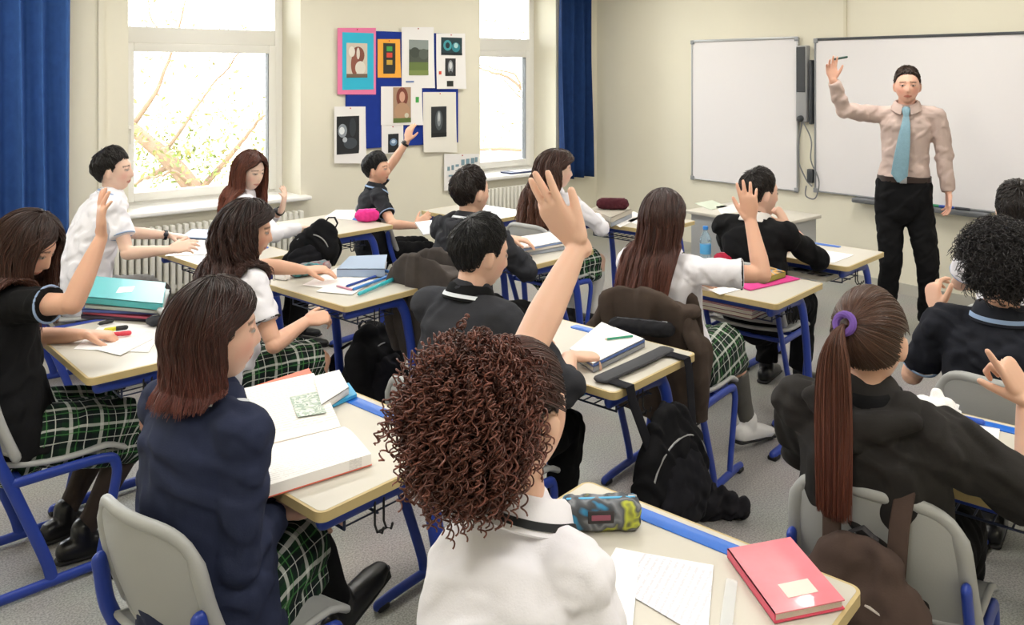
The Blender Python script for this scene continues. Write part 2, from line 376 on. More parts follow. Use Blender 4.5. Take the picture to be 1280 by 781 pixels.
def make_hair(h, pr, H, R, k, base, root, cols):
    """h: dict(kind, col, tip, n, len, ...)"""
    kind = h['kind']; col = lin(h['col']); tip = lin(h.get('tip', h['col'])); N = h.get('n', 2600); seed = h.get('seed', 1)
    r = np.random.default_rng(seed); G = V3(0, 0, -1.0)
    cm = cap_mesh(root, base, H, R, k, col, off=h.get('cap', .012)*(.85 if kind == 'short' else 1), extra=h.get('extra', 0)-(3 if kind == 'short' else 0), bang=h.get('bang', 0)*.6, seed=seed, taper=(.15 if kind == 'short' else .55))
    az = r.uniform(-PI, PI, N*3); pol = np.arccos(r.uniform(-.5, 1, N*3)); hl = hairline(az, h.get('extra', 0))
    ok = pol < hl-.02; az, pol = az[ok][:N], pol[ok][:N]; N = len(az); lay = r.random(N)
    rad = h.get('rad', .0016)
    if kind in ('short', 'curlyshort'):
        K = 8 if kind == 'short' else 16; L = h.get('len', .05)*(.6+.7*r.random(N)); s = np.linspace(0, 1, K)
        P = np.empty((N, K, 3)); d0 = hdir(az, pol); jit = r.normal(size=N); mj = r.uniform(-.20, .13, N)
        if kind == 'short':
            whorl = hdir(np.array([PI]), np.array([math.radians(30)]))[0]
            for i in range(K):
                # geodesic away from the whorl
                w = np.arccos(np.clip(d0@whorl, -1, 1)); ax = np.cross(whorl, d0); ax /= np.linalg.norm(ax, axis=1, keepdims=True)+1e-6
                ang = (L*s[i]/.11)*(1-.15*s[i]); dd = d0*np.cos(ang)[:, None]+np.cross(ax, d0)*np.sin(ang)[:, None]
                dd = dd+(np.sin(az*6+seed+pol*5)*.20+np.sin(az*13+pol*9+seed)*.10+.10*jit)[:, None]*ax*s[i]+r.normal(size=(N, 3))*.010*s[i]
                dd /= np.linalg.norm(dd, axis=1, keepdims=True)
                a2 = np.arctan2(dd[:, 0], dd[:, 1]); p2 = np.arccos(dd[:, 2])
                mx = hairline(a2, h.get('extra', 0))+math.radians(h.get('bang', 0))*np.exp(-(a2/.9)**2)+mj
                p2 = np.minimum(p2, mx)
                edge = np.clip((mx+.05-p2)*1.35, .06, 1)
                tuft = .5+.5*np.sin(az*9+seed)*np.sin(pol*14+seed*1.7)
                off = (h.get('cap', .012)*edge+.0015+h.get('lift', .010)*(lay*.5+tuft*.8)*edge*s[i])*k
                P[:, i] = tocap(a2, p2, off, k)
        else:
            cr = h.get('cr', .009)
            nrm = d0; b1 = np.cross(nrm, r.normal(size=(N, 3))); b1 /= np.linalg.norm(b1, axis=1, keepdims=True); b2 = np.cross(nrm, b1); ph = r.random(N)*6.28
            st = tocap(az, pol, np.full(N, .002), k)
            for i in range(K):
                an = ph+s[i]*h.get('turns', 2.2)*2*PI
                P[:, i] = st+nrm*(L*s[i])[:, None]+(b1*np.cos(an)[:, None]+b2*np.sin(an)[:, None])*cr*(.3+s[i])+V3(0, 0, -.4)*(L*s[i]**2)[:, None]*.5
        P = P @ R.T+H
    elif kind == 'long':
        K1, K2 = 9, h.get('k2', 16); K = K1+K2; L = h['len']*(.82+.3*r.random(N)); P = np.empty((N, K, 3))
        lim = math.radians(h.get('face', 68)); part = math.radians(h.get('part', 0)); sg = np.sign(np.sin(az-part)); sg[sg == 0] = 1
        fa = np.abs(az)
        azt = np.where(fa < lim, sg*(lim+.45*r.random(N)), az)
        azt = azt+sg*h.get('sweep', 0)*np.clip((PI-np.abs(azt)), 0, 1.0)
        sc = np.clip(fa/.6, .25, 1)
        pe = math.radians(h.get('pe', 96))
        pe_ = np.maximum(pol+.12, pe)
        for i in range(K1):
            t = i/(K1-1); t2 = t*t*(3-2*t); pp = pol+(pe_-pol)*t; aa = az+(azt-az)*np.clip(t2*1.25, 0, 1)
            off = (h.get('cap', .012)*.8+.004+h.get('vol', .018)*lay*(.35+.65*t))*k
            P[:, i] = tocap(aa, pp, off, k)
        P[:, :K1] = P[:, :K1] @ R.T+H
        g = G+unit(V3(h.get('pull', (0, 0, 0)))) * h.get('pullw', 0)
        d = P[:, K1-1]-P[:, K1-2]; d /= np.linalg.norm(d, axis=1, keepdims=True)
        st = (L/K2); p = P[:, K1-1].copy(); inw = (H-p); inw[:, 2] = 0
        for i in range(K2):
            d = d*.55+unit(g)*.45+inw*h.get('inw', .5)*(.3 if i < 5 else 0)+r.normal(size=(N, 3))*.012; d /= np.linalg.norm(d, axis=1, keepdims=True)
            p = p+d*st[:, None]; p = push_out(p, cols, .008+.02*lay); P[:, K1+i] = p
        wv = h.get('wave', 0)
        cl = np.floor((az+PI)*h.get('clumps', 9)/2)*2.4+np.floor(lay*3)*1.1
        s = np.linspace(0, 1, K)
        for i in range(K):
            a = cl+s[i]*h.get('wf', 16); e = wv*min(1, s[i]*1.8)
            P[:, i] += np.stack([np.cos(a), np.sin(a), np.sin(a*1.3)*.5], 1)*e
    elif kind == 'tail':
        tie = math.radians(h.get('tie_az', 180)), math.radians(h.get('tie_pol', 72)); td = hdir(np.array([tie[0]]), np.array([tie[1]]))[0]
        K1, K2 = 12, h.get('k2', 20); K = K1+K2; P = np.empty((N, K, 3)); d0 = hdir(az, pol)
        om = np.arccos(np.clip(d0@td, -.999, .999))
        for i in range(K1):
            t = i/(K1-1); dd = (np.sin((1-t)*om)[:, None]*d0+np.sin(t*om)[:, None]*td)/np.sin(om)[:, None]
            dd[:, 2] += h.get('arch', .0)*math.sin(PI*t); dd /= np.linalg.norm(dd, axis=1, keepdims=True)
            a2 = np.arctan2(dd[:, 0], dd[:, 1]); p2 = np.arccos(np.clip(dd[:, 2], -1, 1))
            off = (h.get('cap', .012)*.75+.004+.006*lay*math.sin(PI*t)+.012*t**4)*k; P[:, i] = tocap(a2, p2, off, k)
        P[:, :K1] = P[:, :K1] @ R.T+H
        P[:, K1-1] = P[:, K1-1]*.5+P[:, K1-1].mean(0)*.5
        tp = P[:, K1-1].mean(0); out = R@td; h['_tie'] = (tp, out)
        if h.get('curl', 0) == 0:
            rr_ = np.sqrt(r.random(N)); aa = r.random(N)*6.28; e1 = unit(np.cross(out, UP)); e2 = unit(np.cross(out, e1))
            L = h['len']*(.72+.33*r.random(N)); st = L/K2; p = P[:, K1-1].copy(); d = np.tile(out*.9+UP*.25, (N, 1))
            fan = (e1[None]*np.cos(aa)[:, None]+e2[None]*np.sin(aa)[:, None])*rr_[:, None]
            for i in range(K2):
                s_ = i/K2; d = d*.62+(G+V3(h.get('pull', (0, 0, 0))))*.38+fan*.11*(1 if i < 6 else (.1 if i < 14 else -.1))+r.normal(size=(N, 3))*.010; d /= np.linalg.norm(d, axis=1, keepdims=True)
                p = p+d*st[:, None]; p = push_out(p, cols, .01+.02*lay); P[:, K1+i] = p
        else:
            # only the smoothed part here; the curls are a volume of their own strands
            P = P[:, :K1]; K = K1
    C = hair_colours(N, P.shape[1], col, tip, seed=seed); K = P.shape[1]
    pr_ = np.linspace(0, 1, K); RR = rad*(1-.55*pr_**3)
    sides = 3
    ho = strands('hair', P, RR, C, root, base, sides)
    # cap joins the strands' object: one hair part
    bm_join(ho, cm)
    if kind == 'tail' and h.get('curl', 0):
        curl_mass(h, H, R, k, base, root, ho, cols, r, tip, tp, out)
    if kind == 'tail' and h.get('tie'):
        tp, out = h['_tie']; mb = MB(); e1 = unit(np.cross(out, UP)); e2 = unit(np.cross(out, e1)); q = tp+out*.012
        mb.tube([q+(e1*math.cos(a)+e2*math.sin(a))*.022 for a in np.linspace(0, 2*PI, 20, endpoint=False)], .009, n=8, close=True)
        put('hair_tie', mb, mat('tie_'+h['tie'][1:], h['tie'], .8), root, base)
    return ho

def bm_join(o, extra):
    """append mesh extra (with Col) into o's mesh"""
    a = o.data; va, vb = get_v(a), get_v(extra); n = len(va)
    fa = np.empty(len(a.loops), np.int32); a.loops.foreach_get('vertex_index', fa); ls = np.empty(len(a.polygons), np.int32); a.polygons.foreach_get('loop_start', ls)
    fb = np.empty(len(extra.loops), np.int32); extra.loops.foreach_get('vertex_index', fb); lb = np.empty(len(extra.polygons), np.int32); extra.polygons.foreach_get('loop_start', lb)
    ca = np.empty(n*4, np.float32); a.color_attributes['Col'].data.foreach_get('color', ca)
    cb = np.empty(len(vb)*4, np.float32); extra.color_attributes['Col'].data.foreach_get('color', cb)
    me = bpy.data.meshes.new(a.name); me.vertices.add(n+len(vb)); me.vertices.foreach_set('co', np.concatenate([va, vb]).astype(np.float32).ravel())
    me.loops.add(len(fa)+len(fb)); me.loops.foreach_set('vertex_index', np.concatenate([fa, fb+n]).astype(np.int32))
    me.polygons.add(len(ls)+len(lb)); me.polygons.foreach_set('loop_start', np.concatenate([ls, lb+len(fa)]).astype(np.int32)); me.update(calc_edges=True)
    at = me.color_attributes.new('Col', 'FLOAT_COLOR', 'POINT'); at.data.foreach_set('color', np.concatenate([ca, cb]))
    me.materials.append(HAIRM); me.polygons.foreach_set('use_smooth', [True]*len(me.polygons)); o.data = me

def curl_mass(h, H, R, k, base, root, ho, cols, r, tip, tp, out):
    """a big puff of ringlets from the tie"""
    N, K = h['curl'], 56; c0 = tp+out*h['puff'][3]+V3(h['puff'][4]); e = V3(h['puff'][:3])
    u_ = r.normal(size=(N, 3)); u_ /= np.linalg.norm(u_, axis=1, keepdims=True); rr_ = .35+.65*r.random(N)**.5
    # ringlets hang over the shell of the puff, layer on layer
    rr_ = .45+.50*r.random(N)**.6; tg = V3(0, 0, -1)-u_*(u_@V3(0, 0, -1))[:, None]; tg = tg*1.0+u_*.42+r.normal(size=(N, 3))*.42; tg /= np.linalg.norm(tg, axis=1, keepdims=True); Lc = .04+.045*r.random(N)
    end = c0+u_*e*rr_[:, None]; mid = c0+u_*e*(rr_*.35)[:, None]+UP*.02; stp = c0+u_*e*.12
    t = np.linspace(0, 1, K)[None, :, None]
    Pc = (1-t)**2*stp[:, None]+2*t*(1-t)*(mid[:, None]+UP*.04)+t*t*end[:, None]
    st0 = c0+u_*e*rr_[:, None]+UP*.02; Pc = st0[:, None]+tg[:, None]*(Lc[:, None, None]*t)+u_[:, None]*(.015*np.sin(PI*t)); Pc[:, :, 2] -= (t[..., 0]**2)*(.015+.03*r.random(N))[:, None]
    T = np.gradient(Pc, axis=1); T /= np.linalg.norm(T, axis=2, keepdims=True)+1e-9
    ref = r.normal(size=(N, 1, 3)); X = np.cross(T, ref); X /= np.linalg.norm(X, axis=2, keepdims=True)+1e-9; Y = np.cross(T, X)
    cr = (.0045+.0055*r.random(N))[:, None]; tn = (3.5+3*r.random(N))[:, None]; ph = r.random(N)[:, None]*6.28
    an = ph+t[..., 0]*tn*2*PI; am = cr*np.clip(t[..., 0]*5, .3, 1)*(1-.35*t[..., 0])
    P = Pc+X*(np.cos(an)*am)[..., None]+Y*(np.sin(an)*am)[..., None]
    # ringlets rooted on the scalp
    M_ = h.get('scalp', 0)
    if M_:
        az2 = r.uniform(-PI, PI, M_*4); pl2 = np.arccos(r.uniform(-.45, 1, M_*4)); okk = (pl2 < hairline(az2)-.1) & (np.cos(az2)*np.sin(pl2) < h.get('sc_lim', .55)); az2, pl2 = az2[okk][:M_], pl2[okk][:M_]; M_ = len(az2)
        d2 = hdir(az2, pl2)@R.T; s2 = tocap(az2, pl2, np.full(M_, .012), k)@R.T+H; tw = tp+out*.05-s2; tw /= np.linalg.norm(tw, axis=1, keepdims=True); gg = unit(d2.mean(0)); dir2 = tw*.9+d2*.12+r.normal(size=(M_, 3))*.22; dir2 /= np.linalg.norm(dir2, axis=1, keepdims=True); L2 = .035+.045*r.random(M_)
        P2 = s2[:, None]+dir2[:, None]*(L2[:, None, None]*t)+d2[:, None]*(.006*np.sin(PI*np.clip(t, 0, .8)))
        X2 = np.cross(dir2, r.normal(size=(M_, 3))); X2 /= np.linalg.norm(X2, axis=1, keepdims=True); Y2 = np.cross(dir2, X2); a2 = r.random(M_)[:, None]*6.28+t[..., 0]*(2.5+2*r.random(M_))[:, None]*2*PI; c2 = (.003+.0045*r.random(M_))[:, None]*np.clip(t[..., 0]*4, .2, 1)
        P2 = P2+X2[:, None]*(np.cos(a2)*c2)[..., None]+Y2[:, None]*(np.sin(a2)*c2)[..., None]; P = np.concatenate([P, P2]); N = len(P)
    C = hair_colours(N, K, lin(h['col']), tip, var=.22, seed=5)
    o2 = strands('tmp', P, np.full((1, K), h.get('crad', .0022)), C, root, base, 3)
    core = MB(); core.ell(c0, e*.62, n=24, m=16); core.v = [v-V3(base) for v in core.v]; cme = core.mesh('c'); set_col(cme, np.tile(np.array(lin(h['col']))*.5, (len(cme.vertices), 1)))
    bm_join(ho, o2.data); bm_join(ho, cme); bpy.data.objects.remove(o2)

def collar(root, base, N, up, fw, sd, m, stripe=None, k=1.0, kind='polo', rn=.060):
    """turned-down collar round the neck; fw front"""
    n = 40; A = np.linspace(.30, 2*PI-.30, n)     # open at the front
    prof = [(.002, .050), (.010, .056), (.020, .050), (.030, .026), (.042, .002), (.037, -.002), (.020, .018), (.008, .036)]
    def ring(pr):
        vs = []
        for a in A:
            d = fw*math.cos(a)*1.0+sd*math.sin(a); op = max(0, math.cos(a)); drop = -.030*op**2
            for o_, z in pr: vs.append(N+d*(rn+o_)*k+up*(z*k+drop+.006)+fw*.008)
        q = len(pr); f = []
        for i in range(n-1):
            for j in range(q): f.append((i*q+j, i*q+(j+1) % q, (i+1)*q+(j+1) % q, (i+1)*q+j))
        f += [tuple(range(q)), tuple(range((n-1)*q, n*q))[::-1]]; return vs, f
    mb = MB(); mb.add(*ring(prof)); c = put('collar', mb, m, root, base, deg=60)
    if stripe:
        mb = MB(); mb.add(*ring([(.0335, .0225), (.0390, .0105), (.0410, .0105), (.0355, .0225)])); put('collar_stripe', mb, stripe, c, deg=60, base=base)
    return c

def person(name_label, pelvis, face, head, hyaw, hpitch=0, htilt=0, k=1.0, twist=0, skin='#d9a184', girl=False,
           arms=None, legs=None, top=None, bottom=None, hair=None, vox=.005, stand=False, group=None, shoulder=None, foot=True, hk=1.0, sh_dz=(0, 0), nk=None, socks=None, rn=.058, category='person'):
    """pelvis xyz (hip height), face: 2D direction of body; head centre; arms: dict L/R -> dict(w=wrist, e=elbow hint, d, n, curl...)"""
    P = V3(pelvis); H = V3(head); f = unit(V3(face[0], face[1], 0)); base = V3(P[0], P[1], 0)
    hy = unit(V3(hyaw[0], hyaw[1], 0)); hx = np.cross(hy, UP); R = np.stack([hx, hy, UP], 1) @ Rx(-hpitch) @ Ry(htilt)
    up_h = R[:, 2]
    Nk = (H-up_h*.150*k*hk-hy*.022*k) if nk is None else V3(nk)
    Nk = Nk-(R[:, 1]*.0)
    fs = Rz(twist)@f; sd = unit(np.cross(fs, UP)); sdp = unit(np.cross(f, UP))    # person's right
    tdir = unit(Nk-P); L = np.linalg.norm(Nk-P)
    ctrl = P+(Nk-P)*.5-f*.035*k+UP*.02
    def spine(t): return (1-t)**2*P+2*t*(1-t)*ctrl+t*t*Nk
    hw = (.158 if girl else .172)*k if shoulder is None else shoulder
    up_n = unit(Nk-ctrl)
    sh = {}
    for s_, g in (('R', 1), ('L', -1)):
        sh[s_] = Nk+sd*g*hw-up_n*.052*k+V3(0, 0, sh_dz[0] if s_ == 'R' else sh_dz[1])
    root = empty('person', base); tag(root, name_label, category, group)
    ts = [-.12, 0, .15, .38, .62, .80, .91, .985]
    wd = [(.125, .10), (.160, .118), (.155, .110), (.122 if girl else .130, .092), (.142, .104), (.155, .104), (.128, .082), (.060, .056)]
    body = MB()
    def torso(mb, add=0, waist=0, t0=0, ry=0):
        pts = []; rr = []
        for t, (a, b) in zip(ts, wd):
            if t < t0: continue
            g = waist*max(0, 1-abs(t-.3)/.45); pts.append(spine(t)); rr.append(((a*k+add+g), (b*k+add+g+ry)))
        s_mid = unit(sd+sdp); mb.tube(pts, rr, side=s_mid, n=28, sq=2.35)
        for q in ('R', 'L'):
            mb.tube([Nk-up_n*.022*k, (Nk-up_n*.03*k)*.45+sh[q]*.55, sh[q]], [.046*k+add*.7, .047*k+add*.9, .051*k+add], n=14)
        return mb
    torso(body)
    # neck and head
    nb = H-up_h*.055*k-R[:, 1]*.018*k
    body.tube([Nk-up_n*.03, Nk*.5+nb*.5, nb], [.056*k, (.046 if girl else .052)*k, (.047 if girl else .053)*k], side=hx, n=18)
    head_shape(body, H, R, k*hk)
    # arms
    ul, fl = .272*k, .235*k; AP = {}
    for q, g in (('R', 1), ('L', -1)):
        a = arms[q]; e, w = ik(sh[q], a['w'], ul, fl, a['e']); d = unit(a['d']) if 'd' in a else unit(w-e)
        AP[q] = (sh[q], e, w)
        fd = unit(w-e); ud = unit(e-sh[q]); n_ = V3(a.get('n', (0, 0, -1)))
        body.tube([sh[q], sh[q]+ud*ul*.45, e-ud*.03, e+fd*.02], [.046*k, .042*k, .036*k, .035*k], n=16)
        sdw = np.cross(d, n_)
        body.tube([e-fd*.0, e+fd*fl*.3, e+fd*fl*.7, w], [.037*k, .038*k, .030*k, (.026*k, .020*k)], side=unit(sdw), n=16)
        hand_shape(body, w, d, n_, q == 'R', a.get('curl', (.3, .35, .4, .45)), a.get('splay', .08), a.get('thumb', .5), k*a.get('hs', 1.0), a.get('tc', .3))
    # legs
    tl, sl = .42*k, .40*k; LP = {}
    for q, g in (('R', 1), ('L', -1)):
        hp = P+sdp*g*.085*k-UP*.01; lg = legs[q]; kn, an = ik(hp, lg['a'], tl, sl, lg['k']); LP[q] = (hp, kn, an)
        td_, s2 = unit(kn-hp), unit(an-kn)
        body.tube([hp, hp+td_*tl*.5, kn], [.080*k, .068*k, .052*k], n=16)
        body.tube([kn, kn+s2*sl*.3, kn+s2*sl*.75, an], [.050*k, .052*k, .036*k, .033*k], n=16)
        foot_shape(body, an, lg.get('f', f), k)
    me = remesh(body, vox, 3); me.name = 'body'; v = get_v(me)
    # skin colours by place on the head
    sc = np.array(lin(skin))**.82; C = np.tile(sc, (len(v), 1)); q = ((v-H)@R)/(k*hk)
    x, y, z = q.T; on = (np.abs(x) < .1) & (y > .03) & (np.abs(z) < .13)
    lips = on & (np.abs(x) < .024) & (np.abs(z+.0635) < .0085*(1-(x/.03)**2)) & (y > .06); C[lips] = sc*np.array([.72, .42, .42])
    ch = on*np.exp(-((np.abs(x)-.045)/.02)**2-((z+.03)/.025)**2); C = C*(1-ch[:, None]*np.array([.0, .16, .14]))
    brow = on & (np.abs(np.abs(x)-.032) < .02) & (np.abs(z-.029+(np.abs(x)-.03)*.12) < .0035); hc = np.array(lin(hair['col'])); C[brow] = hc*.55+sc*.3
    for sx in (-1, 1):
        dx, dz = x-sx*.031, z-.006; eye = on & ((dx/.0135)**2+(dz/.0048)**2 < 1) & (y > .06); C[eye] = (.36, .33, .31)
        ir = eye & (dx**2+dz**2 < .0058**2); C[ir] = (.03, .02, .015)
        lid = on & ((dx/.0165)**2+((dz-.003)/.0062)**2 < 1) & (~eye) & (y > .06); C[lid] = sc*.5
    pol = np.arccos(np.clip(z/np.maximum(np.linalg.norm(q, axis=1), 1e-6), -1, 1)); azz = np.arctan2(x, y)
    sc_m = (np.linalg.norm(q, axis=1) < .16) & (pol < hairline(azz)-.06) & (z > -.09) & (np.abs(x) < .0765); C[sc_m] = hc*.6
    set_col(me, C); set_v(me, v-base); link('body', me, SKIN, root)
    P0 = dict(root=root, base=base, spine=spine, sh=sh, AP=AP, LP=LP, f=f, sd=sd, H=H, R=R, Nk=Nk, up=up_n, k=k, hy=hy)
    # trousers / skirt
    bt = bottom or {}
    if bt.get('kind') == 'trousers':
        mb = MB(); mb.tube([spine(-.16), spine(0), spine(.16), spine(bt.get('t', .22))], [(.135*k, .115*k), (.172*k, .132*k), (.163*k+bt.get('fat', 0), .122*k+bt.get('fat', 0)), (.140*k+bt.get('fat', 0)*1.6, .108*k+bt.get('fat', 0)*1.6)], side=sdp, n=26, sq=2.4, round_=not bt.get('fat', 0))
        if bt.get('fat', 0): mb.ell(spine(-.12)+UP*.0, (.135*k, .125*k, .10*k), n=24, m=16)
        for q in ('R', 'L'):
            hp, kn, an = LP[q]; mb.tube([hp, hp*.5+kn*.5, kn], [.096*k, .083*k, .070*k], n=18)
            mb.tube([kn, kn*.5+an*.5, an+unit(kn-an)*.02], [.068*k, .062*k, .062*k], n=18, round_=False)
        soft('trousers', mb, bt['m'], root, base, .008, 3, .004, 22, 5)
    if bt.get('kind') == 'skirt':
        mb = MB(); mb.tube([spine(-.14), spine(0), spine(.16), spine(.27)], [(.15*k, .12*k), (.178*k, .14*k), (.160*k, .125*k), (.135*k, .108*k)], side=sdp, n=26, sq=2.4)
        e = bt.get('len', .80); Rr, Ll = LP['R'], LP['L']
        for q in ('R', 'L'):
            hp, kn, an = LP[q]; d_ = kn-hp; out = sdp*(1 if q == 'R' else -1)
            mb.tube([hp, hp+d_*.5+UP*.0, hp+d_*e], [.105*k, .105*k, .100*k], n=20, round_=False)
            mb.tube([hp+out*.05-UP*.03, hp+d_*.5+out*.055-UP*.06, hp+d_*e+out*.045-UP*.065], [.055*k, .06*k, .062*k], n=14, round_=False)
        c0, c1 = (Rr[0]+Ll[0])/2, (Rr[0]+(Rr[1]-Rr[0])*e+Ll[0]+(Ll[1]-Ll[0])*e)/2; wd_ = np.linalg.norm((Rr[1]-Ll[1]))*.5
        mb.tube([c0+UP*.03, c1+UP*.025], [(.12*k, .06*k), (max(.08, wd_)*1.0, .055*k)], side=sdp, n=20, round_=False)
        ax = unit(c1-c0); lat = unit(np.cross(ax, UP))
        def pleat(v, c0=c0, ax=ax, lat=lat):
            d = (v-c0)@ax; w_ = np.sin(((v-c0)@lat)*70+((v-c0)@UP)*50); return v+UP*(w_*.004*np.clip(d*3, 0, 1))[:, None]+lat*(w_*.005*np.clip(d*3, 0, 1))[:, None]
        so_ = soft('skirt', mb, bt['m'], root, base, .008, 3, .003, 14, 6, post=pleat); vv = get_v(so_.data)+base; al = (vv-c0)@ax; la = (vv-c0)@lat; zt_ = (c0[2]+(c1[2]-c0[2])*np.clip(al/.4, 0, 1))+.10; dr = np.maximum(zt_-vv[:, 2], 0)
        lim_ = .16*k; side_ = np.clip((np.abs(la)-lim_*.7)/(lim_*.5), 0, 1); Wc = np.stack([al+dr*np.clip((al-.30)/.08, 0, 1)+5, la+np.sign(la)*dr*side_+5, dr], 1); at = so_.data.color_attributes.new('Weave', 'FLOAT_COLOR', 'POINT'); aa_ = np.ones((len(vv), 4), np.float32); aa_[:, :3] = Wc; at.data.foreach_set('color', aa_.ravel())
    for q in ('R', 'L'):
        hp, kn, an = LP[q]
        if socks:
            mb = MB(); a = kn if socks['h'] >= 1 else an+(kn-an)*socks['h']; s2 = unit(an-kn)
            pts = [a, kn+(an-kn)*max(.3, 1-socks['h']), kn+(an-kn)*.75, an]; rr = [.054*k, .057*k, .041*k, .038*k]
            if socks['h'] >= 1: pts = [hp, hp*.4+kn*.6, kn]+pts[1:]; rr = [.084*k, .070*k, .057*k]+rr[1:]
            mb.tube(pts, rr, n=16); mb.tube([an, an-UP*.03], .037*k, n=12)
            soft('tights' if socks['h'] >= 1 else 'sock', mb, socks['m'], root, base, .007, 2)
        if foot:
            mb = MB(); fdir = unit(legs[q].get('f', f)); foot_shape(mb, an-UP*.0, fdir, k, .007)
            so = soft('shoe', mb, legs.get('shoe', SHOE), root, base, .006, 2)
            s_ = unit(np.cross(fdir, UP)); up_ = unit(np.cross(s_, fdir)); b = an-up_*.075*k
            sm = MB(); sm.tube([b-fdir*.075*k, b+fdir*.0, b+fdir*.09*k, b+fdir*.19*k-up_*.01, b+fdir*.21*k-up_*.01], [(.034*k, .010), (.040*k, .011), (.046*k, .010), (.042*k, .009), (.02, .007)], side=s_, n=16, sq=3)
            put('sole', sm, mat('rubber_sole', legs.get('sole', '#1a1a1a'), .7), so, base)
    # top garment
    if top:
        mb = MB(); ad = top.get('add', .014); torso(mb, ad, top.get('waist', .012), top.get('t0', 0), top.get('ry', 0))
        long = top.get('sleeve', 'short') == 'long'
        for q in ('R', 'L'):
            s0, e, w = AP[q]; ud = unit(e-s0); fd = unit(w-e); sr = top.get('sr', 0)
            if not long:
                x = top.get('sl', .62); mb.tube([s0, s0+ud*ul*x*.5, s0+ud*ul*x], [.056*k+sr, .060*k+sr, .064*k+sr], n=18, round_=False)
            else:
                y = top.get('cuff', {}).get(q, .96)
                mb.tube([s0, s0+ud*ul*.5, e-ud*.02, e+fd*.015], [.058*k+sr, .056*k+sr, .051*k+sr, .049*k+sr], n=18)
                mb.tube([e-fd*.02, e+fd*fl*.45*y, e+fd*fl*y], [.050*k+sr, .047*k+sr, .037*k+sr*.6], n=18, round_=False); mb.ell(e, .057*k+sr*.6, n=18, m=12)
        if top.get('hood'):
            hc = Nk-fs*.075*k+up_n*.0; mb.tube([hc+sd*.10, hc-fs*.03-up_n*.03, hc-sd*.10], [.035, .05, .035], n=14); mb.tube([hc+sd*.09+up_n*.02+fs*.06, hc+sd*.09, ], .03, n=10); mb.tube([hc-sd*.09+up_n*.02+fs*.06, hc-sd*.09, ], .03, n=10)
        if top.get('hem'):       # open jacket skirt below the waist
            mb.tube([spine(.3), spine(.05), spine(-.12)-UP*.02], [(.150*k, .12*k), (.19*k, .15*k), (.20*k, .165*k)], side=sdp, n=26, sq=2.3, round_=False)
        seed = top.get('seed', 1)
        soft(top.get('name', 'polo_shirt'), mb, top['m'], root, base, top.get('vox', .007), 4, top.get('amp', .004), top.get('fr', 17), seed)
        if top.get('cufftrim'):
            for q in ('R', 'L'):
                s0, e, w = AP[q]; ud = unit(e-s0); x = top.get('sl', .62); sr = top.get('sr', 0); c = s0+ud*ul*(x-.03); e1 = unit(np.cross(ud, UP+V3(.1, .2, 0))); e2 = np.cross(ud, e1)
                for o_, m_ in ((0, top['cufftrim']),):
                    b_ = MB(); c = c+ud*.005; rr_ = .0625*k+sr; b_.tube([c+(e1*math.cos(a_)+e2*math.sin(a_))*rr_ for a_ in np.linspace(0, 2*PI, 28, endpoint=False)], .0042, n=8, close=True); put('sleeve_trim', b_, m_, root, base)
        if top.get('collar'): collar(root, base, Nk-up_n*.012*k, up_n, unit(fs-up_n*np.dot(fs, up_n)), sd, top['collar'], top.get('stripe'), k, rn=rn)
    if hair:
        a = spine(.15); b = spine(.86)
        cols = [(a, b, .125*k, .118*k), (spine(.8)+sd*.09*k, spine(.1)+sd*.07*k, .095*k, .10*k), (spine(.8)-sd*.09*k, spine(.1)-sd*.07*k, .095*k, .10*k),
                (sh['R'], Nk, .062*k, .058*k), (sh['L'], Nk, .062*k, .058*k), (sh['R'], AP['R'][1], .062*k, .055*k), (sh['L'], AP['L'][1], .062*k, .055*k),
                (Nk, H, .052*k, .062*k)]
        make_hair(hair, P0, H, R, k*hk, base, root, cols)
    return P0
# ---------------------------------------------------------------- the room
M_WALL = mat('painted_wall', '#e4dfcd', .75, bump=.08, bscale=120, var=.02, vscale=1.5)
M_WHITEP = mat('white_paint', '#eceae4', .5)
M_SILL = mat('window_sill_white', '#f0efec', .4)
def rsbox(mb, s0, s1, r0, r1, z0, z1):
    c = RS((s0+s1)/2, (r0+r1)/2, (z0+z1)/2); R = np.stack([AX, -BX, UP], 1)
    return mb.box(c, (abs(s1-s0)/2, abs(r1-r0)/2, abs(z1-z0)/2), R)
ROT = (0, 0, TH)
RR_ = np.stack([AX, -BX, UP], 1)
def rsput(name, boxes, m, parent=None, org=None, bev=0):
    """boxes in (s,r,z) ranges; the object's own axes follow the room"""
    if org is None:
        b = np.array(boxes, float); org = ((b[:, 0].min()+b[:, 1].max())/2, (b[:, 2].min()+b[:, 3].max())/2, b[:, 4].min())
    mb = MB()
    for s0, s1, r0, r1, z0, z1 in boxes:
        c = V3((s0+s1)/2-org[0], -((r0+r1)/2-org[1]), (z0+z1)/2-org[2]); h = (abs(s1-s0)/2, abs(r1-r0)/2, abs(z1-z0)/2)
        mb.box(c, h) if not bev else mb.rbox(c, h, bev, n=4)
    if parent is not None and parent.get('_org') is not None:
        po = parent['_org']; d = (org[0]-po[0], -(org[1]-po[1]), org[2]-po[2]); o = link(name, mb.mesh(name), m, parent, smooth=bool(bev), loc=d)
    else:
        o = link(name, mb.mesh(name), m, parent, smooth=bool(bev), loc=RS(*org), rot=ROT)
    if bev: sharp(o)
    o['_org'] = list(map(float, org)); return o
def rsempty(name, org):
    o = empty(name, RS(*org), TH); o['_org'] = list(map(float, org)); return o

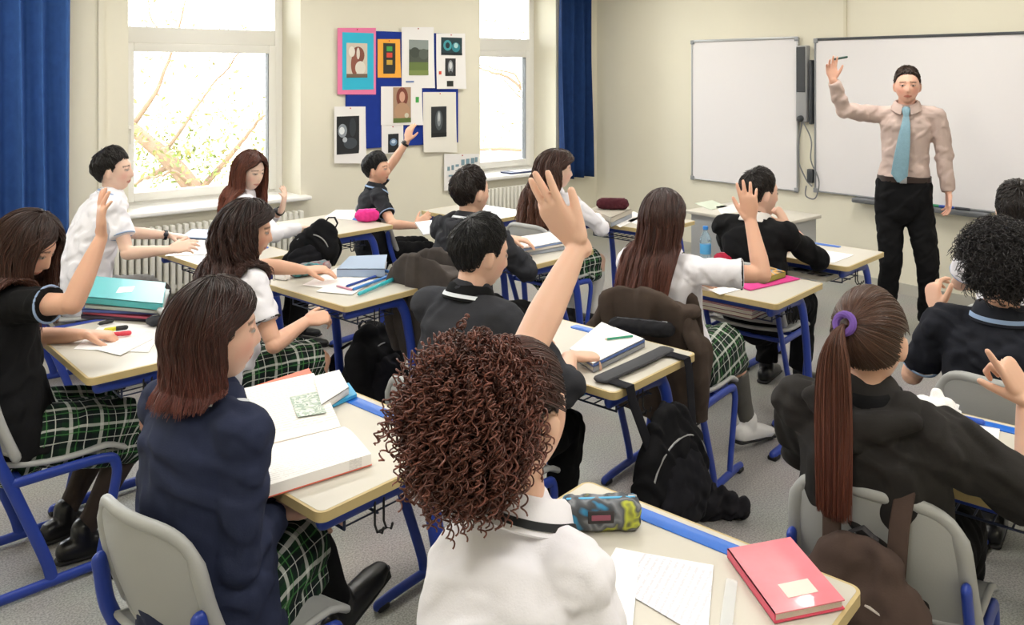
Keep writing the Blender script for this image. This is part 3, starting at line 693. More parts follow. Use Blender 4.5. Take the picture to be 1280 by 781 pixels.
# floor: speckled grey vinyl
mf = mat('speckled_vinyl', '#a5a39f', .38, spec=.4); N_, L_ = nt(mf); b_ = N_['Principled BSDF']
tc = N_.new('ShaderNodeTexCoord'); n1 = N_.new('ShaderNodeTexNoise'); n1.inputs['Scale'].default_value = 150; n1.inputs['Detail'].default_value = 2
n2 = N_.new('ShaderNodeTexNoise'); n2.inputs['Scale'].default_value = 2.2; n2.inputs['Detail'].default_value = 4
r1 = N_.new('ShaderNodeValToRGB'); r1.color_ramp.elements[0].position = .35; r1.color_ramp.elements[1].position = .65
r1.color_ramp.elements[0].color = (*lin('#8b8a87'), 1); r1.color_ramp.elements[1].color = (*lin('#bab8b3'), 1)
mx = N_.new('ShaderNodeMix'); mx.data_type = 'RGBA'; mx.blend_type = 'MULTIPLY'; mx.inputs[0].default_value = .25
L_.new(tc.outputs['Object'], n1.inputs['Vector']); L_.new(tc.outputs['Object'], n2.inputs['Vector']); L_.new(n1.outputs['Fac'], r1.inputs['Fac'])
L_.new(r1.outputs['Color'], mx.inputs[6]); L_.new(n2.outputs['Color'], mx.inputs[7]); L_.new(mx.outputs[2], b_.inputs['Base Color'])
struct(rsput('floor', [(S_BACK-.2, S_FRONT+.2, R_WIN-.5, R_RIGHT+.2, -.12, 0)], mf))
struct(rsput('ceiling', [(S_BACK-.2, S_FRONT+.2, R_WIN-.5, R_RIGHT+.2, H_CEIL, H_CEIL+.12)], mat('ceiling_paint', '#f1efe8', .8)))
struct(rsput('wall_front', [(S_FRONT, S_FRONT+.2, R_WIN-.5, R_RIGHT+.2, 0, H_CEIL)], M_WALL))
struct(rsput('wall_back', [(S_BACK-.2, S_BACK, R_WIN-.5, R_RIGHT+.2, 0, H_CEIL)], M_WALL))
struct(rsput('wall_right', [(S_BACK, S_FRONT, R_RIGHT, R_RIGHT+.2, 0, H_CEIL)], M_WALL))
WINS = [(-1.1, .85), (1.83, 3.21), (5.14, 6.17)]; Z_SILL, Z_TOP = .72, 2.75; RO = R_WIN-.5
bx = [(S_BACK, S_FRONT, RO, R_WIN, 0, Z_SILL), (S_BACK, S_FRONT, RO, R_WIN, Z_TOP, H_CEIL)]
e = [S_BACK]+[x for w in WINS for x in w]+[S_FRONT]
for i in range(0, len(e), 2): bx.append((e[i], e[i+1], RO, R_WIN, Z_SILL, Z_TOP))
struct(rsput('wall_left', bx, M_WALL))
for nm, bb in (('baseboard_front', (S_FRONT-.012, S_FRONT, R_WIN, R_RIGHT, 0, .09)), ('baseboard_left', (S_BACK, S_FRONT-.012, R_WIN, R_WIN+.012, 0, .09))):
    struct(rsput(nm, [bb], mat('baseboard_grey', '#b9b6ac', .5)))
# windows: white frames, a fixed upper light over a sash, one pane each
mg = bpy.data.materials.new('window_glass'); mg.use_nodes = True; N_, L_ = nt(mg)
for n_ in list(N_):
    if n_.type == 'BSDF_PRINCIPLED': N_.remove(n_)
tr = N_.new('ShaderNodeBsdfTransparent'); gl = N_.new('ShaderNodeBsdfGlossy'); gl.inputs['Roughness'].default_value = .02
fr = N_.new('ShaderNodeFresnel'); fr.inputs['IOR'].default_value = 1.35; ms = N_.new('ShaderNodeMixShader')
L_.new(fr.outputs[0], ms.inputs[0]); L_.new(tr.outputs[0], ms.inputs[1]); L_.new(gl.outputs[0], ms.inputs[2]); L_.new(ms.outputs[0], N_['Material Output'].inputs[0])
RF = R_WIN-RECESS
for i, (s0, s1) in enumerate(WINS):
    w = rsempty('window_%d' % (i+1), ((s0+s1)/2, RF, Z_SILL)); struct(w)
    t = .07; zt0, zt1 = 2.0, 2.16
    fb = [(s0, s0+t, RF-.05, RF+.03, Z_SILL, Z_TOP), (s1-t, s1, RF-.05, RF+.03, Z_SILL, Z_TOP), (s0+t, s1-t, RF-.05, RF+.03, Z_SILL, Z_SILL+.06), (s0+t, s1-t, RF-.05, RF+.03, Z_TOP-.07, Z_TOP), (s0+t, s1-t, RF-.05, RF+.03, zt0+.03, zt1)]
    rsput('window_frame', fb, M_WHITEP, w, bev=.006)
    a, b = s0+t, s1-t; q = .065
    sash = [(a, a+q, RF-.03, RF+.05, Z_SILL+.06, zt0+.03), (b-q, b, RF-.03, RF+.05, Z_SILL+.06, zt0+.03), (a+q, b-q, RF-.03, RF+.05, Z_SILL+.06, Z_SILL+.13), (a+q, b-q, RF-.03, RF+.05, zt0-.04, zt0+.03)]
    rsput('sash', sash, M_WHITEP, w, bev=.006)
    rsput('pane', [(a+q, b-q, RF-.004, RF+.004, Z_SILL+.13, zt0-.04)], mg, w); rsput('pane', [(a, b, RF-.014, RF-.006, zt1, Z_TOP-.07)], mg, w)
    rsput('gasket', [(b-q-.008, b-q, RF-.01, RF+.045, Z_SILL+.13, zt0-.04)], mat('gasket', '#777b80', .6), w)
    hb = MB(); hz = 1.35
    rsput('handle', [(a+.02, a+.045, RF+.05, RF+.062, hz-.03, hz+.03), (a+.026, a+.039, RF+.062, RF+.085, hz-.008, hz+.008), (a+.026, a+.039, RF+.078, RF+.09, hz-.11, hz+.008)], M_WHITEP, w)
    struct(rsput('trim_%d' % (i+1), [(s0-.06, s1+.06, RF+.03, R_WIN+.10, Z_SILL-.0, Z_SILL+.035)], M_SILL, bev=.012))
struct(rsput('trim_4', [(S_FRONT-.014, S_FRONT, front_rz(1057, 20)[0]-.012, front_rz(1057, 20)[0]+.012, 2.1, H_CEIL)], mat('conduit_cream', '#d9d3bd', .5)))
struct(rsput('trim_5', [(1.62, 1.66, R_WIN, R_WIN+.02, .09, H_CEIL)], M_WALL))

# radiators under the windows
def radiator(s0, s1, label):
    z0, z1, r0 = .12, .64, R_WIN+.03; o = rsempty('radiator', ((s0+s1)/2, r0, 0)); tag(o, label, 'radiator', 'white column radiators')
    m = mat('radiator_enamel', '#e4e2d8', .4); mb = []; n = int((s1-s0)/.05)
    for i in range(n): x = s0+.05*i; mb.append((x+.008, x+.042, r0, r0+.075, z0, z1))
    rsput('fins', mb, m, o, bev=.012); rsput('pipe', [(s0, s1, r0+.02, r0+.05, z0+.03, z0+.06), (s0, s1, r0+.02, r0+.05, z1-.07, z1-.04)], m, o)
    rsput('foot', [(s0+.1, s0+.13, r0+.01, r0+.07, 0, z0+.01)], m, o); rsput('foot', [(s1-.13, s1-.1, r0+.01, r0+.07, 0, z0+.01)], m, o)
radiator(1.35, 3.2, 'white column radiator under the large window beside the boy in white')
radiator(5.15, 6.2, 'white column radiator under the narrow window near the whiteboards')

# curtains: pleated cloth hung along the window wall
def curtain(s0, s1, m, label, seed, z0=.66, z1=2.98):
    r = np.random.default_rng(seed); n = 240; x = np.linspace(0, 1, n); W_ = s1-s0; nf = W_/.145
    org = RS((s0+s1)/2, R_WIN+.11, z0); rows = 24; mb = MB(); V = []; ph = r.random()*6
    wob = np.cumsum(r.normal(size=n))*.01
    for j in range(rows+1):
        z = (z1-z0)*j/rows; am = .075*(1-.3*j/rows)
        u_ = x*nf*2*PI+ph+wob*3+.5*np.sin(x*7+j*.12); y = am*np.sin(u_)+.012*np.sin(u_*.37+j*.2); xx = (x-.5)*W_+.010*np.cos(u_)
        for t_ in (0, .004): V.append(np.stack([xx, -(y+t_), np.full(n, z)], 1))
    V = np.concatenate(V); f = []
    k = lambda j, t_, i: (j*2+t_)*n+i
    for j in range(rows):
        for i in range(n-1):
            f.append((k(j, 1, i), k(j, 1, i+1), k(j+1, 1, i+1), k(j+1, 1, i))); f.append((k(j, 0, i), k(j+1, 0, i), k(j+1, 0, i+1), k(j, 0, i+1)))
        f.append((k(j, 0, 0), k(j, 1, 0), k(j+1, 1, 0), k(j+1, 0, 0))); f.append((k(j, 0, n-1), k(j+1, 0, n-1), k(j+1, 1, n-1), k(j, 1, n-1)))
    for i in range(n-1): f.append((k(0, 0, i), k(0, 0, i+1), k(0, 1, i+1), k(0, 1, i)))
    mb.add(V, f); e_ = empty('curtain', org, TH); tag(e_, label, 'curtain'); link('curtain_cloth', mb.mesh('curtain_cloth'), m, e_)
    mb = MB(); mb.tube([(-W_/2-.1, 0, z1-z0+.02), (W_/2+.1, 0, z1-z0+.02)], .012); link('curtain_rail', mb.mesh('curtain_rail'), M_WHITEP, e_)
curtain(.35, 1.42, fabric('curtain_blue', '#3d62a2', .10), 'royal blue pleated curtain hanging beside the large window', 3)
curtain(6.13, 6.64, fabric('curtain_navy', '#1c3664', .12), 'dark navy pleated curtain in the corner beside the narrow window', 8)

# whiteboards
M_WB = mat('whiteboard_face', '#e9e6e8', .22, spec=.5, coat=.2); M_ALU = mat('aluminium', '#b4b5b8', .35, metal=.6); M_DK = mat('dark_plastic', '#3c3f44', .45); M_GR = mat('grey_plastic', '#8d9094', .45)
def board(r0, r1, z0, z1, label, fr_top, fr, sd=.03):
    o = rsempty('whiteboard', (S_FRONT-.02, (r0+r1)/2, z0)); tag(o, label, 'whiteboard'); s1 = S_FRONT; s0 = s1-.025
    rsput('writing_surface', [(s0, s1, r0, r1, z0, z1)], M_WB, o)
    rsput('frame', [(s0-.01, s1, r0-.014, r0, z0-.014, z1+.014), (s0-.01, s1, r1, r1+.014, z0-.014, z1+.014), (s0-.01, s1, r0, r1, z0-.014, z0)], fr, o, bev=.004)
    rsput('frame', [(s0-.012, s1, r0, r1, z1, z1+.022)], fr_top, o, bev=.004)
    for rr, zz in ((r0, z0), (r0, z1), (r1, z0), (r1, z1)):
        rsput('corner_cap', [(s0-.014, s0-.002, rr-.02, rr+.02, zz-.02, zz+.02)], M_GR, o, bev=.004)
    return o
a0, zt = front_rz(868, 53); a1, zt2 = front_rz(998, 51); _, zb = front_rz(870, 222); board(a0, a1, zb, zt, 'small plain whiteboard with thin grey frame', M_ALU, M_ALU)
c0, zt = front_rz(1022, 51); _, zb = front_rz(1028, 238); wb = board(c0, 1.2, zb, zt, 'large interactive whiteboard behind the teacher', M_DK, M_GR)
t0_, t1_ = front_rz(1072, 240)[0], front_rz(1240, 262)[0]; bo = zb
rsput('pen_tray', [(S_FRONT-.11, S_FRONT, t0_, t1_, bo-.055, bo-.015)], mat('tray_grey', '#63666a', .4), wb, bev=.012)
for u0, u1, c, lb in ((1166, 1178, '#2b7f58', 'green marker lying in the grey pen tray'), (1180, 1196, '#2b4fa8', 'blue marker lying in the grey pen tray'), (1200, 1216, '#3a3d45', 'dark grey marker lying in the grey pen tray')):
    ra, rb = front_rz(u0, 250)[0], front_rz(u1, 250)[0]; mb = MB(); p0, p1 = RS(S_FRONT-.07, ra, bo-.005), RS(S_FRONT-.07, rb, bo-.005); mb.tube([p0, p1], .011, n=12)
    o = put('board_marker', mb, mat('marker_'+c[1:], c, .4), None, p0); o.location = p0; tag(o, lb, 'marker')
# loudspeaker bar between the boards
s0r, s1r = front_rz(1000, 90)[0], front_rz(1013, 90)[0]; _, z1_ = front_rz(1006, 57); _, z0_ = front_rz(1006, 115); _, z2_ = front_rz(1006, 152)
o = rsempty('wall_speaker', (S_FRONT, (s0r+s1r)/2, z0_)); tag(o, 'narrow grey speaker bar mounted between the two whiteboards', 'speaker')
rsput('speaker_body', [(S_FRONT-.07, S_FRONT, s0r, s1r, z2_, z1_)], mat('speaker_silver', '#9b9c9e', .4), o, bev=.01)
rsput('grille', [(S_FRONT-.078, S_FRONT-.065, s0r+.008, s1r-.008, z0_+.0, z1_-.012)], mat('grille', '#4a4c50', .7, bump=1, bscale=400), o, bev=.01)
mb = MB(); rr = (s0r+s1r)/2; mb.tube([RS(S_FRONT-.065, rr, z2_+.03), RS(S_FRONT-.09, rr, z2_+.03)], [.03, .026], n=18); put('knob', mb, M_DK, o, None).matrix_parent_inverse = (Matrix.Translation(o.location) @ Matrix.Rotation(TH, 4, 'Z')).inverted()
r2 = front_rz(1017, 100)[0]
o = rsput('wall_box', [(S_FRONT-.06, S_FRONT, r2-.012, r2+.012, front_rz(1017, 155)[1], front_rz(1017, 75)[1])], M_DK, bev=.006); tag(o, 'thin black strip box on the wall beside the large whiteboard', 'electric box')
o = rsput('plug_box', [(S_FRONT-.05, S_FRONT, front_rz(1012, 217)[0], front_rz(1019, 217)[0], front_rz(1015, 228)[1], front_rz(1015, 211)[1])], M_DK, bev=.008); tag(o, 'small black plug at the bottom end of the cables', 'plug')
for i, (pts, lb) in enumerate((([(1006, 152), (1001, 180), (1002, 205), (1012, 226), (1018, 232)], 'grey cable hanging straight below the speaker bar'), ([(1008, 152), (1020, 175), (1016, 200), (1030, 225), (1024, 250), (1010, 245), (1012, 232)], 'grey cable curling in a loop under the boards'))):
    ps = []
    for (u, v) in pts: rr, zz = front_rz(u, v); ps.append(RS(S_FRONT-.045-.01*i, rr, zz))
    ps = np.array(ps); t = np.linspace(0, len(ps)-1, 40); idx = np.arange(len(ps)); q = np.stack([np.interp(t, idx, ps[:, k]) for k in range(3)], 1)
    for _ in range(6): q[1:-1] = (q[:-2]+q[1:-1]*2+q[2:])/4
    mb = MB(); mb.tube(q, .006, side=(.3, .2, 1), n=8); o = put('cable', mb, mat('cable_grey', '#77797c', .5), None, q[0]); o.location = q[0]; tag(o, lb, 'cable')

# ---------------------------------------------------------------- pin board with its sheets
def pin_corner(u, v): return win_sz(u, v)
bs0, bz1 = win_sz(424, 39); bs1, bz0 = win_sz(571, 180)
_, bz1b = win_sz(571, 41)
pb = rsput('notice_board', [(bs0+.06, bs1, R_WIN, R_WIN+.022, (bz0+win_sz(455, 183)[1])/2, (bz1+bz1b)/2)], fabric('felt_blue', '#20388f', .05)); tag(pb, 'royal blue felt notice board covered with pinned sheets', 'notice board')
def picture_mat(name, cols, scale, kind='noise'):
    m = mat(name, cols[0], .7); N, L = nt(m); tc = N.new('ShaderNodeTexCoord'); n = N.new('ShaderNodeTexNoise'); n.inputs['Scale'].default_value = scale*.6; n.inputs['Detail'].default_value = 2; n.inputs['Distortion'].default_value = .3
    r = N.new('ShaderNodeValToRGB'); L.new(tc.outputs['Object'], n.inputs['Vector']); L.new(n.outputs['Fac'], r.inputs['Fac']); L.new(r.outputs['Color'], N['Principled BSDF'].inputs['Base Color'])
    el = r.color_ramp.elements; el[0].position = .36; el[0].color = (*lin(cols[0]), 1); el[1].position = .66; el[1].color = (*lin(cols[-1]), 1)
    for i, c in enumerate(cols[1:-1]): x = el.new(.36+.3*(i+1)/(len(cols)-1)); x.color = (*lin(c), 1)
    return m
def flat(c): return mat('print_'+c[1:], c, .65)
def picture_shapes(o, box, shapes):
    """shapes printed on a picture: (kind, cx, cy, w, h, colour) in fractions of the picture, later ones on top"""
    u0, v0, u1, v1 = box; sa, zt_ = win_sz(u0, v0); sb, zb_ = win_sz(u1, v1); _, b2 = win_sz(u1, v0); _, b3 = win_sz(u0, v1); zt_ = (zt_+b2)/2; zb_ = (zb_+b3)/2; org = o['_org']
    for i, (kd, cx, cy, w_, h_, c) in enumerate(shapes):
        cx_, cz_ = sa+(sb-sa)*cx-org[0], zt_+(zb_-zt_)*cy-org[2]; hw, hh = (sb-sa)*w_/2, (zt_-zb_)*h_/2; n_ = 24 if kd == 'o' else 4
        A = [2*PI*j/n_+(0 if kd == 'o' else PI/4) for j in range(n_)]; k_ = 1 if kd == 'o' else 2**.5
        y0 = -(o['_pr']-org[1]+.0004*(i+1)); lim = lambda x, a, b: min(max(x, a), b)
        P = [(lim(cx_+hw*k_*math.cos(a), sa-org[0], sb-org[0]), lim(cz_+hh*k_*math.sin(a), zb_-org[2], zt_-org[2])) for a in A]
        mb = MB(); V = [(x, y0, z) for x, z in P]+[(x, y0+.0003, z) for x, z in P]; mb.add(V, [tuple(range(n_)), tuple(range(n_, 2*n_))[::-1]]+[(j, n_+j, n_+(j+1) % n_, (j+1) % n_) for j in range(n_)]); link('picture_detail', mb.mesh('detail'), flat(c), o, smooth=False)
M_SHEET = mat('paper_white', '#eeebe9', .8)
LAY = [0]
def pinned(name, box, m, label, inner=(), shift=0, curl=1):
    """box = u0,v0,u1,v1 on the window wall; inner = [(part, box, mat)]"""
    LAY[0] += 1; u0, v0, u1, v1 = box; sa, za = win_sz(u0, v0); sb, zb_ = win_sz(u1, v1); _, zc = win_sz(u1, v0); _, zd = win_sz(u0, v1)
    r0 = R_WIN+.024+.0015*(LAY[0] % 6)
    org = ((sa+sb)/2, r0, min(zd, zb_)); nx, nz = 14, 14; mb = MB(); V = []
    for t_ in (0, -.0012):
        for j in range(nz+1):
            for i in range(nx+1):
                a, b = i/nx, j/nz; s = sa+(sb-sa)*a; top = za*(1-a)+zc*a; bot = zd*(1-a)+zb_*a; z = bot+(top-bot)*b
                cur = curl*.022*max(0, a-.6)**2*6.25*(1-b)**2+.012*(1-b)**3*max(0, .5-a)*2*(shift)
                V.append((s-org[0], -(cur+t_+.0012), z-org[2]))
    n = (nx+1)*(nz+1); f = []
    for j in range(nz):
        for i in range(nx):
            a = j*(nx+1)+i; q = (a, a+1, a+nx+2, a+nx+1); f.append(q); f.append(tuple(n+x for x in q[::-1]))
    mb.add(V, f); o = empty(name, RS(*org), TH); tag(o, label, 'pinned sheet'); link('sheet', mb.mesh('sheet'), m, o); o['_org'] = list(map(float, org))
    for k, (pn, ib, im) in enumerate(inner):
        if len(ib) == 5: ib, th = ib[:4], ib[4]
        else: th = .0010
        x0, y0, x1, y1 = ib; a0, b0 = win_sz(x0, y0); a1, b1 = win_sz(x1, y1); _, b2 = win_sz(x1, y0); _, b3 = win_sz(x0, y1)
        shp = None
        if isinstance(im, tuple): im, shp = im
        rsput(pn, [(a0, a1, r0+.0020+k*.001, r0+.0030+k*.001+th, (b1+b3)/2, (b0+b2)/2)], im, o)
        if shp: o['_pr'] = r0+.0030+k*.001+th; picture_shapes(o, ib, shp)
    p = MB(); c = RS((sa+sb)/2, r0+.008, (za+zc)/2-.015); pl = V3(0, -.008, (za+zc)/2-.015-org[2]); p.ell(pl, .006, n=10, m=6)
    link('pin', p.mesh('pin'), mat('pin_red', '#c43a3a', .3), o); return o
pinned('poster', (420, 35, 468, 118), mat('card_pink', '#e77aa5', .7), 'large pink card with turquoise sheet and portrait photo', curl=0, inner=[('backing', (426, 41, 465, 112), mat('card_turquoise', '#2bb4d3', .7)), ('picture', (431, 54, 457, 97), (flat('#cfc4b4'), [('o', .55, .35, .62, .5, '#7c4536'), ('o', .38, .62, .34, .62, '#8d5342'), ('o', .66, .72, .5, .4, '#ddd6ca'), ('o', .25, .25, .3, .3, '#e6dfd3'), ('o', .55, .30, .16, .34, '#d9cfc2'), ('r', .5, .95, 1, .12, '#6f5d4c')]))])
pinned('poster', (470, 49, 498, 97), mat('card_orange', '#f0aa3a', .7), 'small orange card with dark traffic light picture', [('picture', (477, 54, 492, 92), mat('pic_black', '#22251f', .6)), ('red_spot', (481, 66, 488, 72), mat('pic_red', '#d2402e', .6)), ('green_spot', (481, 58, 488, 64), mat('pic_green', '#3f9f4a', .6)), ('amber_spot', (481, 75, 488, 81), mat('pic_amber', '#c9a23a', .6))])
pinned('poster', (500, 34, 540, 110), M_SHEET, 'tall white sheet with landscape photo of a green field', [('picture', (509, 50, 533, 94), (flat('#8b9490'), [('r', .5, .8, 1, .42, '#66783f'), ('r', .5, .45, 1, .36, '#4a5146'), ('o', .3, .36, .5, .3, '#3f463c'), ('o', .75, .4, .5, .3, '#575e55'), ('r', .5, .93, 1, .14, '#7d8c4c')])), ('caption', (505, 101, 515, 103), mat('ink_blue', '#6f86b8', .7))])
pinned('poster', (543, 42, 579, 111), M_SHEET, 'white sheet with three dark small pictures in a column', [('picture', (549, 47, 575, 69), (flat('#16343b'), [('o', .3, .45, .4, .6, '#3f9aa2'), ('o', .7, .55, .4, .55, '#2c7f8c'), ('o', .3, .45, .2, .34, '#142a30'), ('o', .7, .45, .2, .3, '#a9d2d3'), ('r', .5, .94, 1, .14, '#0f1c20')])), ('picture', (554, 73, 567, 95), (flat('#26272a'), [('o', .5, .5, .5, .8, '#8f9498'), ('o', .5, .4, .3, .4, '#d5d7d8'), ('o', .5, .8, .3, .2, '#3a3b3e')])), ('picture', (556, 101, 564, 108), mat('pic_black', '#22251f', .6)), ('red_dot', (546, 89, 549, 93), mat('pic_red', '#d2402e', .6))], shift=1)
pinned('poster', (474, 108, 525, 156), M_SHEET, 'wide white sheet with picture of a long haired figure', [('picture', (489, 109, 511, 153), (flat('#ab8d74'), [('o', .5, .28, .66, .56, '#7a4031'), ('o', .5, .27, .32, .30, '#d5a28a'), ('o', .5, .68, .84, .5, '#b79173'), ('r', .5, .94, 1, .14, '#5c7036'), ('o', .75, .8, .24, .14, '#cfc9b4')])), ('green_dot', (517, 121, 521, 128), mat('pic_green', '#3f9f4a', .6))])
pinned('poster', (527, 115, 568, 190), mat('paper_cream', '#eae6dc', .8), 'cream sheet with one dark upright photo and curled corner', [('picture', (537, 133, 556, 171), (flat('#26292c'), [('o', .5, .45, .5, .66, '#4c5256'), ('o', .5, .40, .26, .5, '#878d90'), ('o', .5, .34, .12, .3, '#c2c6c7'), ('r', .5, .93, 1, .14, '#16181a')]))], shift=1)
pinned('poster', (416, 133, 455, 204), M_SHEET, 'white sheet with black and white photo hanging off the board', [('picture', (419, 145, 447, 192), (flat('#1b1d21'), [('o', .25, .38, .40, .36, '#8d949c'), ('o', .22, .38, .24, .2, '#e2e5e8'), ('o', .7, .3, .3, .5, '#30353c'), ('o', .6, .72, .6, .3, '#3d434b'), ('o', .35, .62, .2, .14, '#b4bac1')]))])
pinned('poster', (475, 156, 502, 192), M_SHEET, 'small white sheet with dark blue photo at the lower edge', [('picture', (483, 167, 496, 190), (flat('#191d24'), [('o', .5, .45, .7, .4, '#6d87a6'), ('o', .5, .42, .4, .2, '#c3d3e4'), ('r', .5, .9, 1, .2, '#101217')]))])
inks = [('writing', (554+dx, 196+dy, 554+dx+w, 196+dy+h), mat('ink_teal', '#7f9ba8', .8)) for dx, dy, w, h in ((3, 12, 3, 5), (8, 10, 3, 6), (13, 9, 4, 3), (20, 3, 4, 7), (26, 2, 4, 7), (32, 1, 4, 7), (37, 0, 3, 6), (4, 22, 5, 2), (12, 20, 5, 2), (20, 18, 6, 2), (29, 16, 6, 2), (5, 30, 4, 2), (13, 28, 5, 2))]
pinned('wall_notice', (553, 192, 597, 238), M_SHEET, 'white notice with faded teal handwriting on wall below the board', inks)

# ---------------------------------------------------------------- ceiling lamps
M_DIF = bpy.data.materials.new('lamp_diffuser'); M_DIF.use_nodes = True; b_ = M_DIF.node_tree.nodes['Principled BSDF']; b_.inputs['Emission Color'].default_value = (1, .97, .9, 1); b_.inputs['Emission Strength'].default_value = 6
lamps = []
for s in (.2, 2.7, 5.2):
    for r in (-5.2, -2.7, -.2):
        o = rsempty('ceiling_lamp', (s, r, H_CEIL-.08)); tag(o, 'white rectangular ceiling lamp', 'lamp', 'ceiling lamps'); lamps.append(o)
        rsput('lamp_housing', [(s-.62, s+.62, r-.16, r+.16, H_CEIL-.07, H_CEIL)], M_WHITEP, o, bev=.01); rsput('diffuser', [(s-.58, s+.58, r-.13, r+.13, H_CEIL-.082, H_CEIL-.069)], M_DIF, o, bev=.005)
        l = bpy.data.lights.new('lamp_light', 'AREA'); l.shape = 'RECTANGLE'; l.size, l.size_y = 1.15, .26; l.energy = LAMP_W; l.color = (1, .97, .92)
        lo = bpy.data.objects.new('lamp_light', l); COL.objects.link(lo); lo.location = RS(s, r, H_CEIL-.09); lo.rotation_euler = (0, 0, TH); lo['kind'] = 'structure'
# window portals: sample the sky through the openings
for i, (s0, s1) in enumerate(WINS):
    l = bpy.data.lights.new('sky_portal', 'AREA'); l.shape = 'RECTANGLE'; l.size, l.size_y = s1-s0, Z_TOP-Z_SILL; l.cycles.is_portal = True
    lo = bpy.data.objects.new('sky_portal', l); COL.objects.link(lo); lo.location = RS((s0+s1)/2, RF-.08, (Z_SILL+Z_TOP)/2)
    lo.rotation_euler = Matrix((Vector(AX), Vector(UP), Vector(-BX))).transposed().to_euler() if False else Matrix(((AX[0], UP[0], -BX[0]), (AX[1], UP[1], -BX[1]), (0, 1, 0))).to_euler(); lo['kind'] = 'structure'

# ---------------------------------------------------------------- outside: ground and trees
mb = MB(); mb.box((-14, 22, -.5), (45, 40, .1)); struct(put('ground', mb, mat('pale_ground', '#b9b49c', .9)))
M_BARK = mat('bark', '#75604f', .85, bump=.5, bscale=40, var=.15); M_LEAF = vcmat('leaf', .6)
def tree(base_rs, branches, leafs, label, seed, lscale=1.0):
    r = np.random.default_rng(seed); b = RS(base_rs[0], base_rs[1], -.4); o = empty('tree', b); tag(o, label, 'tree')
    mb = MB()
    for pts, r0, r1_ in branches:
        P = np.array([V3(p) for p in pts]); t = np.linspace(0, len(P)-1, 26); ii = np.arange(len(P)); q = np.stack([np.interp(t, ii, P[:, k]) for k in range(3)], 1)
        for _ in range(4): q[1:-1] = (q[:-2]+2*q[1:-1]+q[2:])/4
        q += np.cumsum(r.normal(size=q.shape), 0)*.012*(np.arange(26)/26)[:, None]; mb.tube(q, list(np.linspace(r0, r1_, 26)), side=(.4, .3, .2), n=8)
    mb.v = [v-b for v in mb.v]; link('branches', mb.mesh('branches'), M_BARK, o)
    V = []; Fc = []; Cc = []
    for c, rad, n, col in leafs:
        c = V3(c); cc = np.array(lin(col))*.33
        for i in range(n):
            p = c+r.normal(size=3)*rad*np.array([1, 1, .8])*.5; a = unit(r.normal(size=3)); bb = unit(np.cross(a, r.normal(size=3))); s = .05*lscale*(.6+.8*r.random()); k = len(V)
            V += [p-a*s, p+bb*s*.45-a*s*.1, p+a*s, p-bb*s*.45-a*s*.1]; Fc.append((k, k+1, k+2, k+3)); Cc += [cc*(.7+.6*r.random())]*4
    if V:
        me = bpy.data.meshes.new('foliage'); me.from_pydata([tuple(x-b) for x in V], [], Fc); set_col(me, np.clip(np.array(Cc), 0, 1)); link('foliage', me, M_LEAF, o)
YT = 11.5
br = [([RS(2.6, -12.2, -.4), W(268, 330, YT), W(250, 238, YT), W(205, 192, YT), W(165, 158, YT), W(120, 120, YT), W(60, 60, YT)], .17, .05), ([W(218, 204, YT), W(190, 220, YT), W(160, 232, YT+.4)], .05, .02), ([W(245, 235, YT), W(215, 215, YT-.4), W(185, 228, YT-.5)], .035, .012),
      ([W(250, 238, YT), W(290, 190, YT), W(320, 150, YT)], .05, .015), ([W(205, 192, YT), W(235, 150, YT), W(270, 100, YT+.3), W(310, 60, YT)], .03, .01), ([W(165, 158, YT), W(200, 110, YT), W(215, 60, YT), W(240, -10, YT)], .04, .012), ([W(215, 60, YT), W(185, 20, YT), W(175, -20, YT)], .02, .008)]
lf = [(W(190, 190, YT), .7, 260, '#b9c46c'), (W(225, 200, YT), .7, 260, '#a3b85e'), (W(270, 170, YT), 1.0, 320, '#c3bd6d'), (W(290, 200, YT), .9, 260, '#b4b868'), (W(180, 100, YT), 1.0, 200, '#d3c98e'), (W(250, 60, YT), 1.6, 160, '#d6cf9e'), (W(245, 215, YT), .9, 200, '#9fb45c'), (W(210, 20, YT), 1.3, 120, '#cfc690')]
tree((2.6, -12.2), br, lf, 'pale leafy tree outside the large window', 4, .8)
YT = 15.5
br = [([RS(8.9, -13.0, -.4), W(770, 320, YT), W(760, 240, YT), W(730, 130, YT), W(720, 30, YT), W(715, -60, YT)], .16, .06), ([W(735, 150, YT), W(685, 150, YT), W(640, 100, YT), W(600, 90, YT)], .05, .02), ([W(655, 115, YT), W(645, 92, YT), W(600, 82, YT-.3)], .03, .012), ([W(750, 200, YT), W(700, 190, YT), W(600, 186, YT)], .05, .03), ([W(745, 190, YT), W(680, 150, YT), W(625, 100, YT)], .03, .015), ([W(722, 60, YT), W(660, 40, YT), W(615, 45, YT)], .02, .008)]
lf = [(W(640, 130, YT), 1.2, 60, '#cfc7a0'), (W(630, 175, YT), 1.0, 90, '#cabf8a'), (W(640, 20, YT), 1.2, 60, '#d8d2b4'), (W(735, 60, YT), 2.2, 300, '#c7bf88')]
tree((8.9, -13.0), br, lf, 'bare pale tree outside the narrow window', 9, .9)
